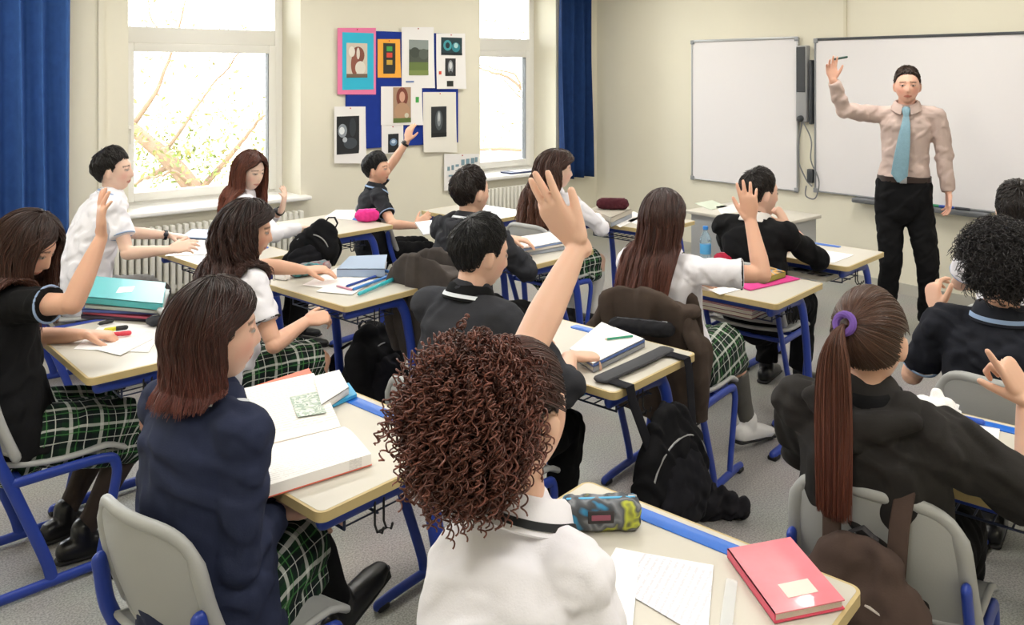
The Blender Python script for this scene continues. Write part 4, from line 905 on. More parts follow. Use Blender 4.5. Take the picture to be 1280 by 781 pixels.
# ---------------------------------------------------------------- furniture
M_TOP = mat('laminate_greige', '#cbc6ba', .35, spec=.4, var=.02, vscale=3); M_EDGE = mat('edge_beige', '#c3ae7c', .5); M_BLUE = mat('blue_steel', '#27409c', .35, spec=.5); M_TRAY = mat('tray_blue', '#2468c8', .3)
M_CH = mat('chair_grey', '#a9aaa8', .45, bump=.1, bscale=300); M_SHELF = mat('shelf_wire', '#2c3550', .5); M_BLK = mat('black_rubber', '#151517', .6)
DW, DD, DZ = .70, .54, .74
def make_desk():
    o = empty('school_desk', (0, 0, 0)); w, d = DW/2, DD/2
    mb = MB(); mb.prism(rrect(w-.008, d-.008, .018), DZ-.024, DZ); put('desktop', mb, M_TOP, o)
    mb = MB(); o1, i1 = rrect(w, d, .026, 6), rrect(w-.008, d-.008, .018, 6); n = len(o1)
    V = [(x, y, DZ-.026) for x, y in o1]+[(x, y, DZ-.001) for x, y in o1]+[(x, y, DZ-.0005) for x, y in i1]+[(x, y, DZ-.026) for x, y in i1]
    f = []
    for i in range(n):
        j = (i+1) % n
        for a in range(4): b = (a+1) % 4; f.append((a*n+i, a*n+j, b*n+j, b*n+i))
    mb.add(V, f); put('edge_band', mb, M_EDGE, o, deg=30)
    # pen tray: a shallow trough sunk along the far edge
    mb = MB(); cx, cy, tw, td = -.05, d-.052, .155, .024; oo, ii = rrect(tw, td, .018, 5), rrect(tw-.004, td-.004, .014, 5); n = len(oo)
    bot = rrect(tw-.012, td-.012, .008, 5)
    V = [(cx+x, cy+y, DZ+.0005) for x, y in oo]+[(cx+x, cy+y, DZ+.0025) for x, y in oo]+[(cx+x, cy+y, DZ+.0025) for x, y in ii]+[(cx+x, cy+y, DZ+.0008) for x, y in bot]
    f = []
    for a in range(3):
        for i in range(n): j = (i+1) % n; f.append((a*n+i, a*n+j, (a+1)*n+j, (a+1)*n+i))
    f.append(tuple(range(3*n, 4*n))); mb.add(V, f); put('pen_tray', mb, M_TRAY, o, deg=25)
    # C frame: side beams, one slanting leg a side, floor runners, a front rail
    for sx in (-1, 1):
        x = sx*(w-.055)
        mb = MB(); P = np.array([(x, -d+.05, DZ-.052), (x, .02, DZ-.052), (x, .10, DZ-.060), (x*1.01, .135, DZ-.12), (x*1.02, .17, .45), (x*1.03, .205, .12), (x*1.03, .21, .03)]); t = np.linspace(0, 6, 40); q = np.stack([np.interp(t, range(7), P[:, k]) for k in range(3)], 1)
        for _ in range(3): q[1:-1] = (q[:-2]+2*q[1:-1]+q[2:])/4
        mb.tube(q, (.017, .026), side=(1, 0, 0), n=16); put('leg', mb, M_BLUE, o, deg=50)
        mb = MB(); mb.tube([(x*1.03, -.21, .022), (x*1.03, 0, .028), (x*1.03, .23, .028), (x*1.03, .27, .020)], (.019, .020), side=(1, 0, 0), n=14)
        r_ = put('floor_runner', mb, M_BLUE, o, deg=50)
        for y in (-.20, .25): e_ = MB(); e_.rbox((x*1.03, y, .011), (.022, .028, .011), .008, n=4); put('foot_cap', e_, M_BLK, r_)
    mb = MB(); mb.rbox((0, .10, DZ-.055), (w-.07, .012, .026), .008, n=4); mb.rbox((0, -d+.07, DZ-.045), (w-.07, .012, .018), .006, n=4); put('rail', mb, M_BLUE, o)
    mb = MB(); y0, y1, z = -.13, .09, DZ-.125
    for i in range(12): xx = -w+.10+i*(DW-.20)/11; mb.tube([(xx, y0, z), (xx, y1, z), (xx, y1, DZ-.06)], .0028, n=6)
    for yy in (y0, -.02, y1): mb.tube([(-w+.09, yy, z), (w-.09, yy, z)], .004, n=6)
    mb.tube([(-w+.09, y0, z), (-w+.09, y0, DZ-.03)], .004, n=6); mb.tube([(w-.09, y0, z), (w-.09, y0, DZ-.03)], .004, n=6)
    put('book_rack', mb, M_SHELF, o, deg=60)
    mb = MB(); hx = w-.04; P = [(hx, -.07, DZ-.06), (hx, -.07, DZ-.12), (hx+.01, -.07, DZ-.135), (hx+.03, -.07, DZ-.13), (hx+.035, -.07, DZ-.115)]; mb.tube(P, .0032, n=8); P2 = [(a, b+.03, c) for a, b, c in P]; mb.tube(P2, .0032, n=8); mb.tube([P[2], P2[2]], .0032, n=8); put('bag_hook', mb, M_BLK, o, deg=60)
    return o
def make_chair():
    o = empty('school_chair', (0, 0, 0))
    # backrest: curved shell with a thick rounded rim that sleeves over the tubes
    nu, nw = 20, 14; mb = MB(); F_, B_ = [], []
    def bp(u, w_):
        wx = .205*(1-.10*w_-.10*max(0, w_-.8)**2*25*abs(u)**3); x = wx*u; y = -.195-.075*w_+.045*u*u-.015*math.sin(PI*w_); z = .50+.30*w_-.028*abs(u)**5*(w_**3); return np.array([x, y, z])
    V = []; f = []
    for side in (0, 1):
        for i in range(nu+1):
            for j in range(nw+1): V.append(bp(-1+2*i/nu, j/nw)+np.array([0, (.006 if side else -.006), 0]))
    n = (nu+1)*(nw+1)
    for i in range(nu):
        for j in range(nw): a = i*(nw+1)+j; q = (a, a+nw+1, a+nw+2, a+1); f.append(q); f.append(tuple(n+x for x in q[::-1]))
    mb.add(V, f)
    rim = [bp(-1, t) for t in np.linspace(-.02, .9, 10)]+[bp(u, 1.0-.06*abs(u)**6) for u in np.linspace(-.96, .96, 17)]+[bp(1, t) for t in np.linspace(.9, -.02, 10)]
    rim = np.array(rim)
    for _ in range(3): rim[1:-1] = (rim[:-2]+2*rim[1:-1]+rim[2:])/4
    mb.tube(rim, [(.017, .021)]*9+[(.013, .016)]*(len(rim)-18)+[(.017, .021)]*9, side=(0, 1, 0), n=14); mb.tube([bp(u, .0) for u in np.linspace(-1, 1, 12)], .010, side=(0, 1, 0), n=10)
    put('backrest', mb, M_CH, o, deg=60)
    mb = MB(); V = []; f = []
    for side in (0, 1):
        for i in range(nu+1):
            for j in range(nw+1):
                u, t = -1+2*i/nu, j/nw; x = .20*u*(1-.10*(1-t)); y = -.19+.40*t; z = .445+.012*u*u-.016*math.sin(PI*t)+.022*(1-t)**4-.035*max(0, t-.8)**2*25; V.append((x, y, z-(.014 if side else 0)))
    for i in range(nu):
        for j in range(nw): a = i*(nw+1)+j; q = (a, a+nw+1, a+nw+2, a+1); f.append(q); f.append(tuple(n+x for x in q[::-1]))
    mb.add(V, f); g = lambda i, j: V3(V[i*(nw+1)+j])-V3(0, 0, .007)
    per = [g(i, 0) for i in range(nu)]+[g(nu, j) for j in range(nw)]+[g(i, nw) for i in range(nu, 0, -1)]+[g(0, j) for j in range(nw, 0, -1)]
    mb.tube(per, .010, side=(0, 0, 1), n=8, close=True); put('seat', mb, M_CH, o, deg=60)
    for sx in (-1, 1):
        x = sx*.205; mb = MB(); P = np.array([(x*.97, -.225, .62), (x, -.205, .50), (x, -.17, .42), (x, -.05, .10), (x, -.035, .03)]); t = np.linspace(0, 4, 24); q = np.stack([np.interp(t, range(5), P[:, k]) for k in range(3)], 1)
        for _ in range(3): q[1:-1] = (q[:-2]+2*q[1:-1]+q[2:])/4
        mb.tube(q, (.012, .020), side=(1, 0, 0), n=14); put('back_leg', mb, M_BLUE, o, deg=50)
        mb = MB(); P = np.array([(x, -.16, .405), (x, .10, .405), (x, .17, .395), (x, .185, .34), (x, .13, .08), (x, .125, .03)]); t = np.linspace(0, 5, 30); q = np.stack([np.interp(t, range(6), P[:, k]) for k in range(3)], 1)
        for _ in range(2): q[1:-1] = (q[:-2]+2*q[1:-1]+q[2:])/4
        mb.tube(q, (.012, .018), side=(1, 0, 0), n=14); put('front_leg', mb, M_BLUE, o, deg=50)
        mb = MB(); mb.tube([(x, -.26, .02), (x, -.20, .026), (x, .18, .026), (x, .24, .02)], (.014, .018), side=(1, 0, 0), n=14); r_ = put('floor_runner', mb, M_BLUE, o, deg=50)
        for y in (-.24, .22): e_ = MB(); e_.rbox((x, y, .010), (.018, .024, .010), .007, n=4); put('foot_cap', e_, M_BLK, r_)
    mb = MB(); mb.tube([(-.2, .02, .40), (.2, .02, .40)], .012, n=10); mb.tube([(-.2, -.13, .40), (.2, -.13, .40)], .012, n=10); put('cross_bar', mb, M_BLUE, o)
    return o
desk0, chair0 = make_desk(), make_chair(); _used = [False, False]
def place(proto, i, xy, ang, label, cat, group):
    o = proto if not _used[i] else copy_tree(proto); _used[i] = True
    o.location = (float(xy[0]), float(xy[1]), 0); o.rotation_euler = (0, 0, ang-PI/2); tag(o, label, cat, group); return o
def desk(corner, px, ang_deg, label, z=.74):
    """corner: which corner ('nr' near-right, 'nl', 'fr', 'fl') lies at pixel px; ang = heading of its user"""
    p = Wz(px[0], px[1], z)[:2]; a = math.radians(ang_deg); f = V3(math.cos(a), math.sin(a)); r = V3(f[1], -f[0])
    sx, sy = (1 if corner[1] == 'r' else -1), (1 if corner[0] == 'f' else -1)
    c = p-r*sx*DW/2-f*sy*DD/2; return place(desk0, 0, c, a, label, 'desk', 'school desks'), c, f, r
def chair(xy, ang_deg, label): return place(chair0, 1, xy, math.radians(ang_deg), label, 'chair', 'school chairs')
# ---------------------------------------------------------------- desks
D = {}
D[1] = desk('nr', (110, 474), 43, 'school desk with teal binder stack, left row beside the blue curtain')
D[2] = desk('nr', (400, 643), 48.5, 'school desk under the open textbook of the navy blazer girl')
D[3] = desk('nr', (432, 384), 49, 'school desk with blue pens and white papers before the wavy haired girl')
D[4] = desk('nr', (262, 336), 47, 'school desk under the forearms of the boy in white by the window')
D[6] = desk('nr', (411, 295), 47, 'school desk carrying the bright pink pencil case')
D[7] = desk('nr', (606, 277), 47, 'empty school desk under the notice board before the boy raising his arm')
D[8] = desk('nr', (669, 331), 47, 'school desk with white notebook stack before the boy in dark hoodie')
D[9] = desk('nr', (819, 289), 48, 'school desk with maroon pencil case near the front corner')
D[10] = desk('nr', (768, 492), 48, 'school desk with black bag strap laid over its top')
D[11] = desk('nr', (971, 381), 47.5, 'school desk with pink folder and books in its rack')
D[12] = desk('nr', (1060, 334), 46, 'school desk by the boy leaning his chin on his hand')
D[13] = desk('fl', (1148, 503), 50, 'school desk with blue pencil beyond the ponytail girl')
D[14] = desk('fr', (1080, 735), 49, 'school desk with pink notebook and patterned pencil case')
D[15] = desk('nl', (1135, 430), 50, 'school desk before the boy with curly black hair')

# ---------------------------------------------------------------- cloth
C_DK = fabric('charcoal_knit', '#25262a', .15); C_BK = fabric('black_knit', '#121214', .15); C_WH = fabric('white_pique', '#eceaf0', .03); C_NV = fabric('navy_wool', '#2a3047', .12)
C_GR = fabric('grey_charcoal_sweat', '#34353a', .12); C_NP = fabric('navy_pique', '#23252d', .1); C_TR = fabric('black_twill', '#0e0e10', .1); C_SH = fabric('beige_shirt', '#c3aea6', .06); C_HD = fabric('washed_black_sweat', '#2c2a29', .15)
C_TI = mat('tie_blue', '#7fa3b3', .5, bump=.5, bscale=300, var=.06, vscale=60); C_STRW = mat('stripe_white', '#dfe4ea', .8); C_STRD = mat('stripe_dark', '#15181c', .8); C_STRB = mat('stripe_blue', '#8fa6c9', .8)
C_TIGHT = fabric('black_tights', '#0d0d10', .1); C_SOCKG = fabric('grey_sock', '#5d5b57', .1); C_SOCKW = fabric('white_sock', '#d8d6d2', .05); C_LTROU = fabric('light_grey_trousers', '#8d8c8a', .1)
HX = dict(dark='#1d1413', brown='#3a2320', redbrown='#5a2e22', black='#141215')

def fv(deg): a = math.radians(deg); return V3(math.cos(a), math.sin(a), 0)
def legs_for(P, deg, fwd=.37, spread=.10, z=.085, adv=(0, 0), shoe=None, sole='#1a1a1a'):
    f = fv(deg); r = V3(f[1], -f[0], 0); P0 = V3(P[0], P[1], 0); d = {}
    for q, g, a_ in (('R', 1, adv[0]), ('L', -1, adv[1])):
        an = P0+f*(fwd+a_)+r*g*spread+UP*z; d[q] = dict(a=an, k=P0+f*(.55+a_*.5)+r*g*(spread+.02)+UP*.75, f=unit(f+r*g*.12))
    if shoe is not None: d['shoe'] = shoe
    d['sole'] = sole; return d
def rest(P, deg, q, fwd=.40, side=.10, z=.785, k=1.0):
    """hand resting on the desk in front"""
    f = fv(deg); r = V3(f[1], -f[0], 0); g = 1 if q == 'R' else -1; P0 = V3(P[0], P[1], 0)
    w = P0+f*fwd+r*g*side+UP*z; return dict(w=w, e=P0+f*.10+r*g*.42+UP*.72, d=unit(f-r*g*.45-UP*.12), n=(0, 0, -1), curl=(.35, .4, .45, .5))
def lap(P, deg, q):
    f = fv(deg); r = V3(f[1], -f[0], 0); g = 1 if q == 'R' else -1; P0 = V3(P[0], P[1], 0)
    return dict(w=P0+f*.27+r*g*.09+UP*.66, e=P0-f*.05+r*g*.4+UP*.7, d=unit(f-r*g*.3-UP*.2), n=(0, 0, -1), curl=(.3, .35, .4, .4))
PE = {}; PEOPLE = {}
def seated(key, label, hu, hv, hY, deg, hd, back=.08, side=0, pz=.52, chairlab=None, cdeg=None, legs=None, chair_at=None, arms=None, **kw):
    H = W(hu, hv, hY); f = fv(deg); r = V3(f[1], -f[0], 0); P = V3(H[0], H[1], 0)-f*back+r*side; P[2] = pz; PE[key] = (H, P)
    A = {}
    for q in ('R', 'L'):
        a = (arms or {}).get(q, 'rest'); A[q] = rest(P, deg, q) if a == 'rest' else lap(P, deg, q) if a == 'lap' else a
    lg = legs_for(P, deg, **(legs or {})) if not (isinstance(legs, dict) and 'R' in legs) else legs
    kw.setdefault('socks', dict(h=.8, m=C_TIGHT)) ; kw.setdefault('bottom', dict(kind='trousers', m=C_TR))
    p = person(label, P, f, H, hd, legs=lg, arms=A, **kw); PEOPLE[key] = p
    if chairlab: chair(chair_at if chair_at is not None else P[:2]+f[:2]*.02, deg if cdeg is None else cdeg, chairlab)
    return p
PL1 = plaid('plaid_green', math.radians(47))
def polo(m, stripe, **k): return dict(m=m, collar=m, stripe=stripe, cufftrim=stripe, **k)

# girl in white polo with the curly hair, nearest the camera
seated('curly', 'person with big curly brown ponytail, white polo shirt, one arm raised high', 650, 518, 1.46, 50, (.66, .75), back=.10, hpitch=-.05, girl=True, shoulder=.132, k=.96, nk=V3(.018, 1.445, 1.035), vox=.0035, skin='#dfae93',
    arms=dict(L=dict(w=W(730, 294, 1.77), e=W(690, 450, 1.80), d=(-.60, .0, .80), n=(.62, .72, .35), curl=(.10, .06, .12, .42), splay=.12, thumb=.12, tc=.35, hs=1.08), R='lap'),
    sh_dz=(0, .10), top=polo(C_WH, C_STRD, waist=.02, amp=.003, fr=15, vox=.005, sl=.66, add=.011, sr=-.006), bottom=dict(kind='skirt', m=PL1), rn=.056,
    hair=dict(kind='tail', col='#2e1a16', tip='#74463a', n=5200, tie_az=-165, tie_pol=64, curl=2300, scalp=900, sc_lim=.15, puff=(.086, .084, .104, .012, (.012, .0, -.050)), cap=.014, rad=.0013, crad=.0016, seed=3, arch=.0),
    chairlab='grey school chair under the curly haired girl')
# girl in navy blazer
_H = W(262, 418, 2.05); 
seated('blazer', 'person with straight brown bob and navy blazer, one leg stretched out', 270, 418, 2.06, 52, (.86, .52), back=.02, girl=True, vox=.0042, skin='#ddab92',
    arms=dict(R=dict(w=W(345, 640, 2.17), e=W(310, 800, 2.0), d=(.75, .6, -.1), n=(-.2, .3, -.9)), L=dict(w=W(368, 636, 2.34), e=W(320, 700, 2.3), d=(.6, .5, -.2), n=(-.1, .2, -1))),
    legs=dict(R=dict(a=W(425, 752, 2.62), k=W(385, 600, 2.40), f=unit(V3(.42, .75, .30))), L=dict(a=W(352, 745, 2.78), k=W(330, 560, 2.5), f=unit(V3(.45, .8, -.05)))),
    top=dict(name='blazer', m=C_NV, sleeve='long', add=.02, waist=.02, sr=.004, hem=True, collar=C_NV, stripe=C_STRW, amp=.006, fr=13, seed=4, vox=.006, cuff=dict(R=.97, L=.97)), bottom=dict(kind='skirt', m=PL1, len=.86), socks=dict(h=1, m=C_TIGHT), rn=.058,
    hair=dict(kind='long', col='#24140f', tip='#6a3a32', n=6500, len=.125, part=8, face=80, sweep=.12, vol=.020, rad=.0014, seed=5, inw=.35, cap=.016, wave=.002, pe=100),
    chairlab='pale grey school chair, nearest one, under the navy blazer girl', chair_at=V3(-.71, 2.11), cdeg=55)
# girl at the left frame edge, raised arm
seated('left', 'person with long brown hair and black polo, arm raised beside the teal binder', 34, 308, 3.08, 45, (.90, -.05), back=.06, hpitch=.50, girl=True, vox=.0045, pz=.52,
    arms=dict(R=dict(w=W(127, 296, 2.95), e=W(98, 430, 2.80), d=(.0, -.05, 1), n=(.8, .6, 0), curl=(.1, .14, .2, .3), splay=.1, thumb=.3), L=dict(w=Wz(104, 418, .775), e=W(60, 420, 3.3), d=(.9, .35, -.1), n=(0, 0, -1), curl=(.6, .5, .5, .5))),
    top=polo(C_BK, C_STRB, waist=.025, amp=.006, seed=7, hem=True), bottom=dict(kind='skirt', m=PL1, len=.95), socks=dict(h=.8, m=fabric('brown_socks', '#3b322e', .1)), legs=dict(fwd=.22),
    hair=dict(kind='long', col='#2c1c17', tip='#5c3a2e', n=4200, len=.24, part=0, face=55, vol=.022, rad=.0017, seed=9, pe=92, wave=.004, sweep=-.2), chairlab='pale grey school chair cut by the frame edge with blue runner', cdeg=44, chair_at=V3(-1.72, 3.10))
# boy in white polo by the window
seated('window_boy', 'person with short dark hair and white polo sitting in profile by the large window', 143, 214, 4.95, 40, (.98, .12), back=.20, pz=.53, hpitch=-.05, vox=.005, skin='#e8bda6',
    arms=dict(R=dict(w=Wz(212, 312, .80), e=W(160, 330, 4.7), d=(.95, .2, .2), n=(-.2, .5, -.6)), L=dict(w=W(212, 294, 5.3), e=W(170, 290, 5.2), d=(.95, .0, -.1), n=(0, 0, -1))),
    top=polo(C_WH, C_STRB, waist=.035, amp=.006, seed=3, add=.018), bottom=dict(kind='trousers', m=C_LTROU),
    hair=dict(kind='short', col='#191311', n=2600, len=.055, bang=6, cap=.022, lift=.012, rad=.0024, seed=2), chairlab='grey school chair behind the boy in white by the window', chair_at=V3(-2.52, 4.78))
# girl with long red hair
seated('red', 'person with long reddish hair and white shirt between the large window and black bag', 313, 214, 5.45, 25, (.80, -.50), back=.10, hpitch=.22, girl=True, vox=.006, skin='#ecc4ae',
    arms=dict(R='rest', L=dict(w=W(352, 262, 5.6), e=W(340, 285, 5.75), d=(.2, -.1, .7), n=(-.7, 0, .2))), top=dict(name='shirt', m=C_WH, sleeve='long', waist=.02, cuff=dict(R=.9, L=.7), seed=11),
    hair=dict(kind='long', col='#4a2418', tip='#7c4531', n=2600, len=.30, part=-5, face=60, vol=.022, rad=.0028, seed=12, wave=.003), chairlab='school chair of the red haired girl', chair_at=V3(-1.66, 5.52), cdeg=47)
# girl with wavy brown hair, plaid skirt
seated('wavy', 'person with wavy brown hair, white polo and green plaid skirt at the pen strewn desk', 310, 290, 3.74, 46, (.92, .30), back=.12, hpitch=.12, girl=True, vox=.0045,
    arms=dict(R=dict(w=W(382, 402, 3.75), e=W(330, 425, 3.5), d=(.8, .5, .1), n=(-.4, .3, -.7), curl=(.7, .7, .7, .7)), L=dict(w=Wz(400, 337, .79), e=W(345, 330, 4.1), d=(.95, .2, 0), n=(0, .2, -1))),
    top=polo(C_WH, C_STRD, waist=.03, amp=.006, seed=13), bottom=dict(kind='skirt', m=PL1, len=.95), socks=dict(h=.5, m=C_SOCKG), legs=dict(fwd=.30),
    hair=dict(kind='long', col='#241613', tip='#4a2f28', n=3600, len=.25, part=-10, face=75, vol=.035, rad=.002, seed=14, wave=.014, wf=15, inw=.1, clumps=14, cap=.02, pe=90), chairlab='school chair of the wavy haired girl with plaid skirt')
# small boy raising his arm by the notice board
seated('small', 'person with bowl cut black hair raising his arm to the notice board', 472, 212, 6.30, 20, (.96, -.25), back=.03, hpitch=-.05, vox=.006, k=.94, skin='#d6a084', pz=.47,
    arms=dict(L=dict(w=W(517, 165, 6.5), e=W(498, 205, 6.65), d=(.2, 0, 1), n=(.5, .8, 0)), R=dict(w=W(520, 282, 6.15), e=W(485, 290, 5.9), d=(.75, .3, .5), n=(-.3, .5, -.3))),
    top=polo(C_DK, C_STRB, waist=.02, seed=15), hair=dict(kind='short', col='#0f0d0f', n=2200, len=.07, bang=8, cap=.024, rad=.003, seed=6), chairlab='school chair of the boy raising his arm to the notice board', chair_at=V3(-.90, 6.44), cdeg=47)
# boy in dark hoodie
seated('hoodie', 'person with short brown hair and dark hoodie facing the front, seen from behind', 590, 241, 4.42, 52, (.75, .62), back=.10, vox=.005, skin='#dcab90',
    arms=dict(L=dict(w=W(640, 298, 4.85), e=W(600, 300, 5.0), d=(.95, -.1, -.1), n=(0, 0, -1))), top=dict(name='hoodie', m=C_GR, sleeve='long', hood=True, add=.02, waist=.02, sr=.008, collar=C_GR, stripe=C_STRW, amp=.006, seed=17),
    hair=dict(kind='short', col='#241a16', n=2600, len=.045, cap=.018, lift=.014, rad=.0024, seed=18), chairlab='school chair with brown grey jacket over its back, under the dark hoodie boy')
# boy in dark sweater writing
seated('sweater', 'person with black hair and charcoal sweater writing, seen from behind, dark trousers', 602, 318, 2.94, 52, (.86, .48), back=.08, hpitch=.18, vox=.0042, skin='#dcab90', side=.02, sh_dz=(-.01, -.01),
    arms=dict(R=dict(w=Wz(712, 446, .785), e=W(690, 480, 2.70), d=(.95, .25, -.05), n=(0, 0, -1), curl=(.7, .75, .7, .6), thumb=.2), L='rest'), top=dict(name='sweater', m=C_GR, sleeve='long', add=.024, waist=.03, sr=.010, collar=C_BK, stripe=C_STRW, amp=.008, fr=12, seed=19, cuff=dict(R=.45, L=.9)),
    hair=dict(kind='short', col='#131112', n=4200, len=.055, cap=.018, lift=.012, rad=.0018, seed=20, bang=6), chairlab='school chair of the boy in charcoal sweater')
# far girl, auburn hair, white top
seated('auburn', 'person with long auburn hair and white top near the navy curtain', 697, 214, 5.72, 48, (.93, .30), back=.10, girl=True, vox=.006, skin='#e4b8a0',
    top=dict(name='shirt', m=C_WH, sleeve='long', waist=.02, seed=21), bottom=dict(kind='skirt', m=PL1), socks=dict(h=.8, m=C_SOCKW),
    hair=dict(kind='long', col='#321d18', tip='#67402f', n=3000, len=.36, part=0, face=85, vol=.06, rad=.003, seed=22, wave=.018, wf=14, pull=(-.5, -.3, 0), pullw=.35, sweep=.25, inw=-.3), chairlab='school chair of the auburn haired girl')
# girl with long hair raising her hand
seated('long', 'person with very long brown hair and white polo raising the near hand', 830, 274, 3.66, 52, (.62, .78), back=-.08, girl=True, vox=.0045,
    arms=dict(R=dict(w=W(938, 275, 3.60), e=W(945, 380, 3.45), d=(-.10, .0, 1), n=(.3, .95, 0), curl=(.1, .12, .18, .3), splay=.12, thumb=.35), L='rest'),
    top=polo(C_WH, C_STRD, waist=.02, amp=.005, seed=23, sl=.7), bottom=dict(kind='skirt', m=PL1, len=.95), socks=dict(h=.62, m=C_SOCKG),
    legs=dict(R=dict(a=W(935, 528, 4.02), k=W(905, 435, 3.95), f=unit(V3(.7, .6, -.1))), L=dict(a=W(842, 520, 4.1), k=W(830, 430, 4.0), f=unit(V3(.6, .7, 0))), shoe=mat('white_trainer', '#e4e2df', .5), sole='#e0dfdc'),
    hair=dict(kind='long', col='#2a1915', tip='#6b4238', n=4600, len=.37, part=5, face=80, vol=.014, rad=.002, seed=24, wave=.006, wf=9, inw=.9, sweep=.25, cap=.009, pull=(-.6, -.2, 0), pullw=.28), chairlab='school chair with brown jacket under the very long haired girl')
# boy in black sweater, chin on hand
seated('chin', 'person with short dark hair and black sweater leaning his chin on his hand', 951, 242, 4.62, 50, (.92, .25), back=.06, hpitch=.08, vox=.0045, skin='#e2b39a',
    arms=dict(R=dict(w=W(984, 281, 4.66), e=W(1030, 330, 4.60), d=(-.45, .2, .8), n=(-.5, .4, .2), curl=(.9, .9, .9, .9)), L='rest'),
    top=dict(name='sweater', m=C_BK, sleeve='long', cuff=dict(R=.22, L=.9), add=.022, waist=.03, sr=.006, collar=mat('collar_white', '#d9d6d4', .8), seed=25, amp=.006),
    hair=dict(kind='short', col='#211a17', n=3000, len=.05, cap=.016, lift=.016, rad=.002, seed=26), chairlab='school chair of the boy with his chin on his hand')
# girl with ponytail and black sweatshirt
seated('pony', 'person with long ponytail, purple hair tie and black sweatshirt, seen from behind', 1088, 425, 2.10, 53, (.62, .78), back=-.11, girl=True, vox=.0038, skin='#dca88c', side=.01,
    arms=dict(R=dict(w=W(1283, 500, 2.12), e=W(1345, 660, 2.0), d=(-.50, .0, .86), n=(-.55, .80, -.25), curl=(.02, 1.15, 1.25, 1.3), thumb=.1, tc=.9, splay=.03, hs=1.05), L=dict(w=W(1040, 520, 2.55), e=W(955, 620, 2.10), d=(.6, .7, -.1), n=(0, 0, -1))),
    top=dict(name='sweatshirt', m=C_HD, sleeve='long', hood=True, add=.028, waist=.03, sr=.016, cuff=dict(R=.22, L=.96), collar=C_BK, stripe=C_STRW, amp=.009, fr=12, seed=27, vox=.006),
    hair=dict(kind='tail', col='#463226', tip='#66382b', n=5200, tie_az=-166, tie_pol=66, len=.46, tie='#6a4a9c', rad=.0013, seed=28, cap=.009, k2=26), chairlab='grey school chair with brown backpack hung on its back', chair_at=V3(1.01, 2.21), cdeg=53)
# boy with curly black hair
seated('curlyboy', 'person with thick curly black hair and navy polo, seen from behind at the right', 1250, 338, 2.86, 50, (.30, .95), back=-.06, vox=.0045, skin='#d8a488', k=1.04,
    arms=dict(L=dict(w=W(1172, 392, 3.15), e=W(1160, 440, 3.0), d=(.0, .3, .6), n=(.8, .2, 0), curl=(.6, .7, .8, .8)), R='rest'),
    top=polo(C_NP, C_STRB, waist=.03, amp=.006, seed=29, add=.02, sl=.75),
    hair=dict(kind='curlyshort', col='#0d0b0c', tip='#1c1718', n=2600, len=.062, cap=.03, rad=.0022, cr=.010, seed=30), chairlab='dark grey school chair with wide back under the curly black haired boy', chair_at=V3(1.75, 2.87), cdeg=42)
seated('behind', 'person with short dark hair whose head shows beyond the curly black haired boy', 1272, 264, 3.80, 55, (.5, .86), back=.08, vox=.006, skin='#dcab90', top=polo(C_WH, C_STRB, seed=31),
    hair=dict(kind='short', col='#1d1512', n=2200, len=.045, cap=.018, rad=.0026, seed=32), chairlab='school chair of the pupil beyond the curly black haired boy')

# ---------------------------------------------------------------- teacher
YT_ = 5.75; k = 1.03; Hh = W(1134, 108, YT_); Pp = W(1129, 252, YT_+.02); Pp[2] = .93; ff = V3(-.45, -.89, 0); 
lt = dict(R=dict(a=V3(Pp[0]-.13, YT_+.02, .09), k=V3(Pp[0]-.14, YT_-.5, .5), f=unit(V3(-.6, -.8, 0))), L=dict(a=V3(Pp[0]+.13, YT_-.06, .09), k=V3(Pp[0]+.12, YT_-.5, .5), f=unit(V3(-.15, -.98, 0))))
tp_ = person('person in beige shirt and pale blue tie standing with one hand raised before the whiteboard', Pp, ff, Hh, (-.38, -.92), k=k, hk=1.0, vox=.0042, skin='#dba188', shoulder=.190, nk=V3(Hh[0]+.005, Hh[1]+.02, 1.555),
    arms=dict(R=dict(w=W(1041, 100, YT_-.05), e=W(1040, 150, YT_), d=(-.12, 0, 1), n=(-.1, -1, 0), curl=(.15, .2, .4, .5), splay=.14, thumb=.45, hs=.95), L=dict(w=W(1187, 252, YT_-.1), e=W(1194, 205, YT_+.1), d=(.0, -.1, -1), n=(-.9, .1, 0), curl=(.3, .35, .4, .45), hs=.95)), sh_dz=(.0, 0),
    legs=lt, top=dict(name='dress_shirt', m=C_SH, sleeve='long', collar=C_SH, add=.010, waist=.006, sr=.002, amp=.005, fr=16, seed=40, t0=.14, cuff=dict(R=.93, L=.97), vox=.0055), bottom=dict(kind='trousers', m=C_TR, t=.23, fat=.010), socks=None,
    hair=dict(kind='short', col='#35251c', n=2600, len=.03, cap=.012, lift=.010, rad=.002, seed=41, extra=-4))
root, base = tp_['root'], tp_['base']; sp = tp_['spine']; f_ = tp_['f']; sd_ = tp_['sd']
mb = MB(); b0 = sp(.215); ang = np.linspace(0, 2*PI, 40, endpoint=False); mb.tube([b0-UP*.018, b0+UP*.018], [(.166*k, .132*k)]*2, side=sd_, n=36, sq=2.4, round_=False); belt = put('belt', mb, mat('belt_leather', '#2a1a16', .4), root, base)
mb = MB(); mb.rbox(b0+f_*.133*k, (.022, .022, .006), .003, np.stack([sd_, UP, np.cross(sd_, UP)], 1), n=4); put('buckle', mb, M_ALU, belt, base)
Nk = tp_['Nk']; b_off = lambda p, o: p+f_*o
kn = Nk+f_*.098-UP*.028; mb = MB(); mb.tube([kn+UP*.020-f_*.006, kn, kn-UP*.026+f_*.008], [(.026, .016), (.024, .018), (.016, .013)], side=sd_, n=16, sq=3); tie = put('tie', mb, C_TI, root, base)
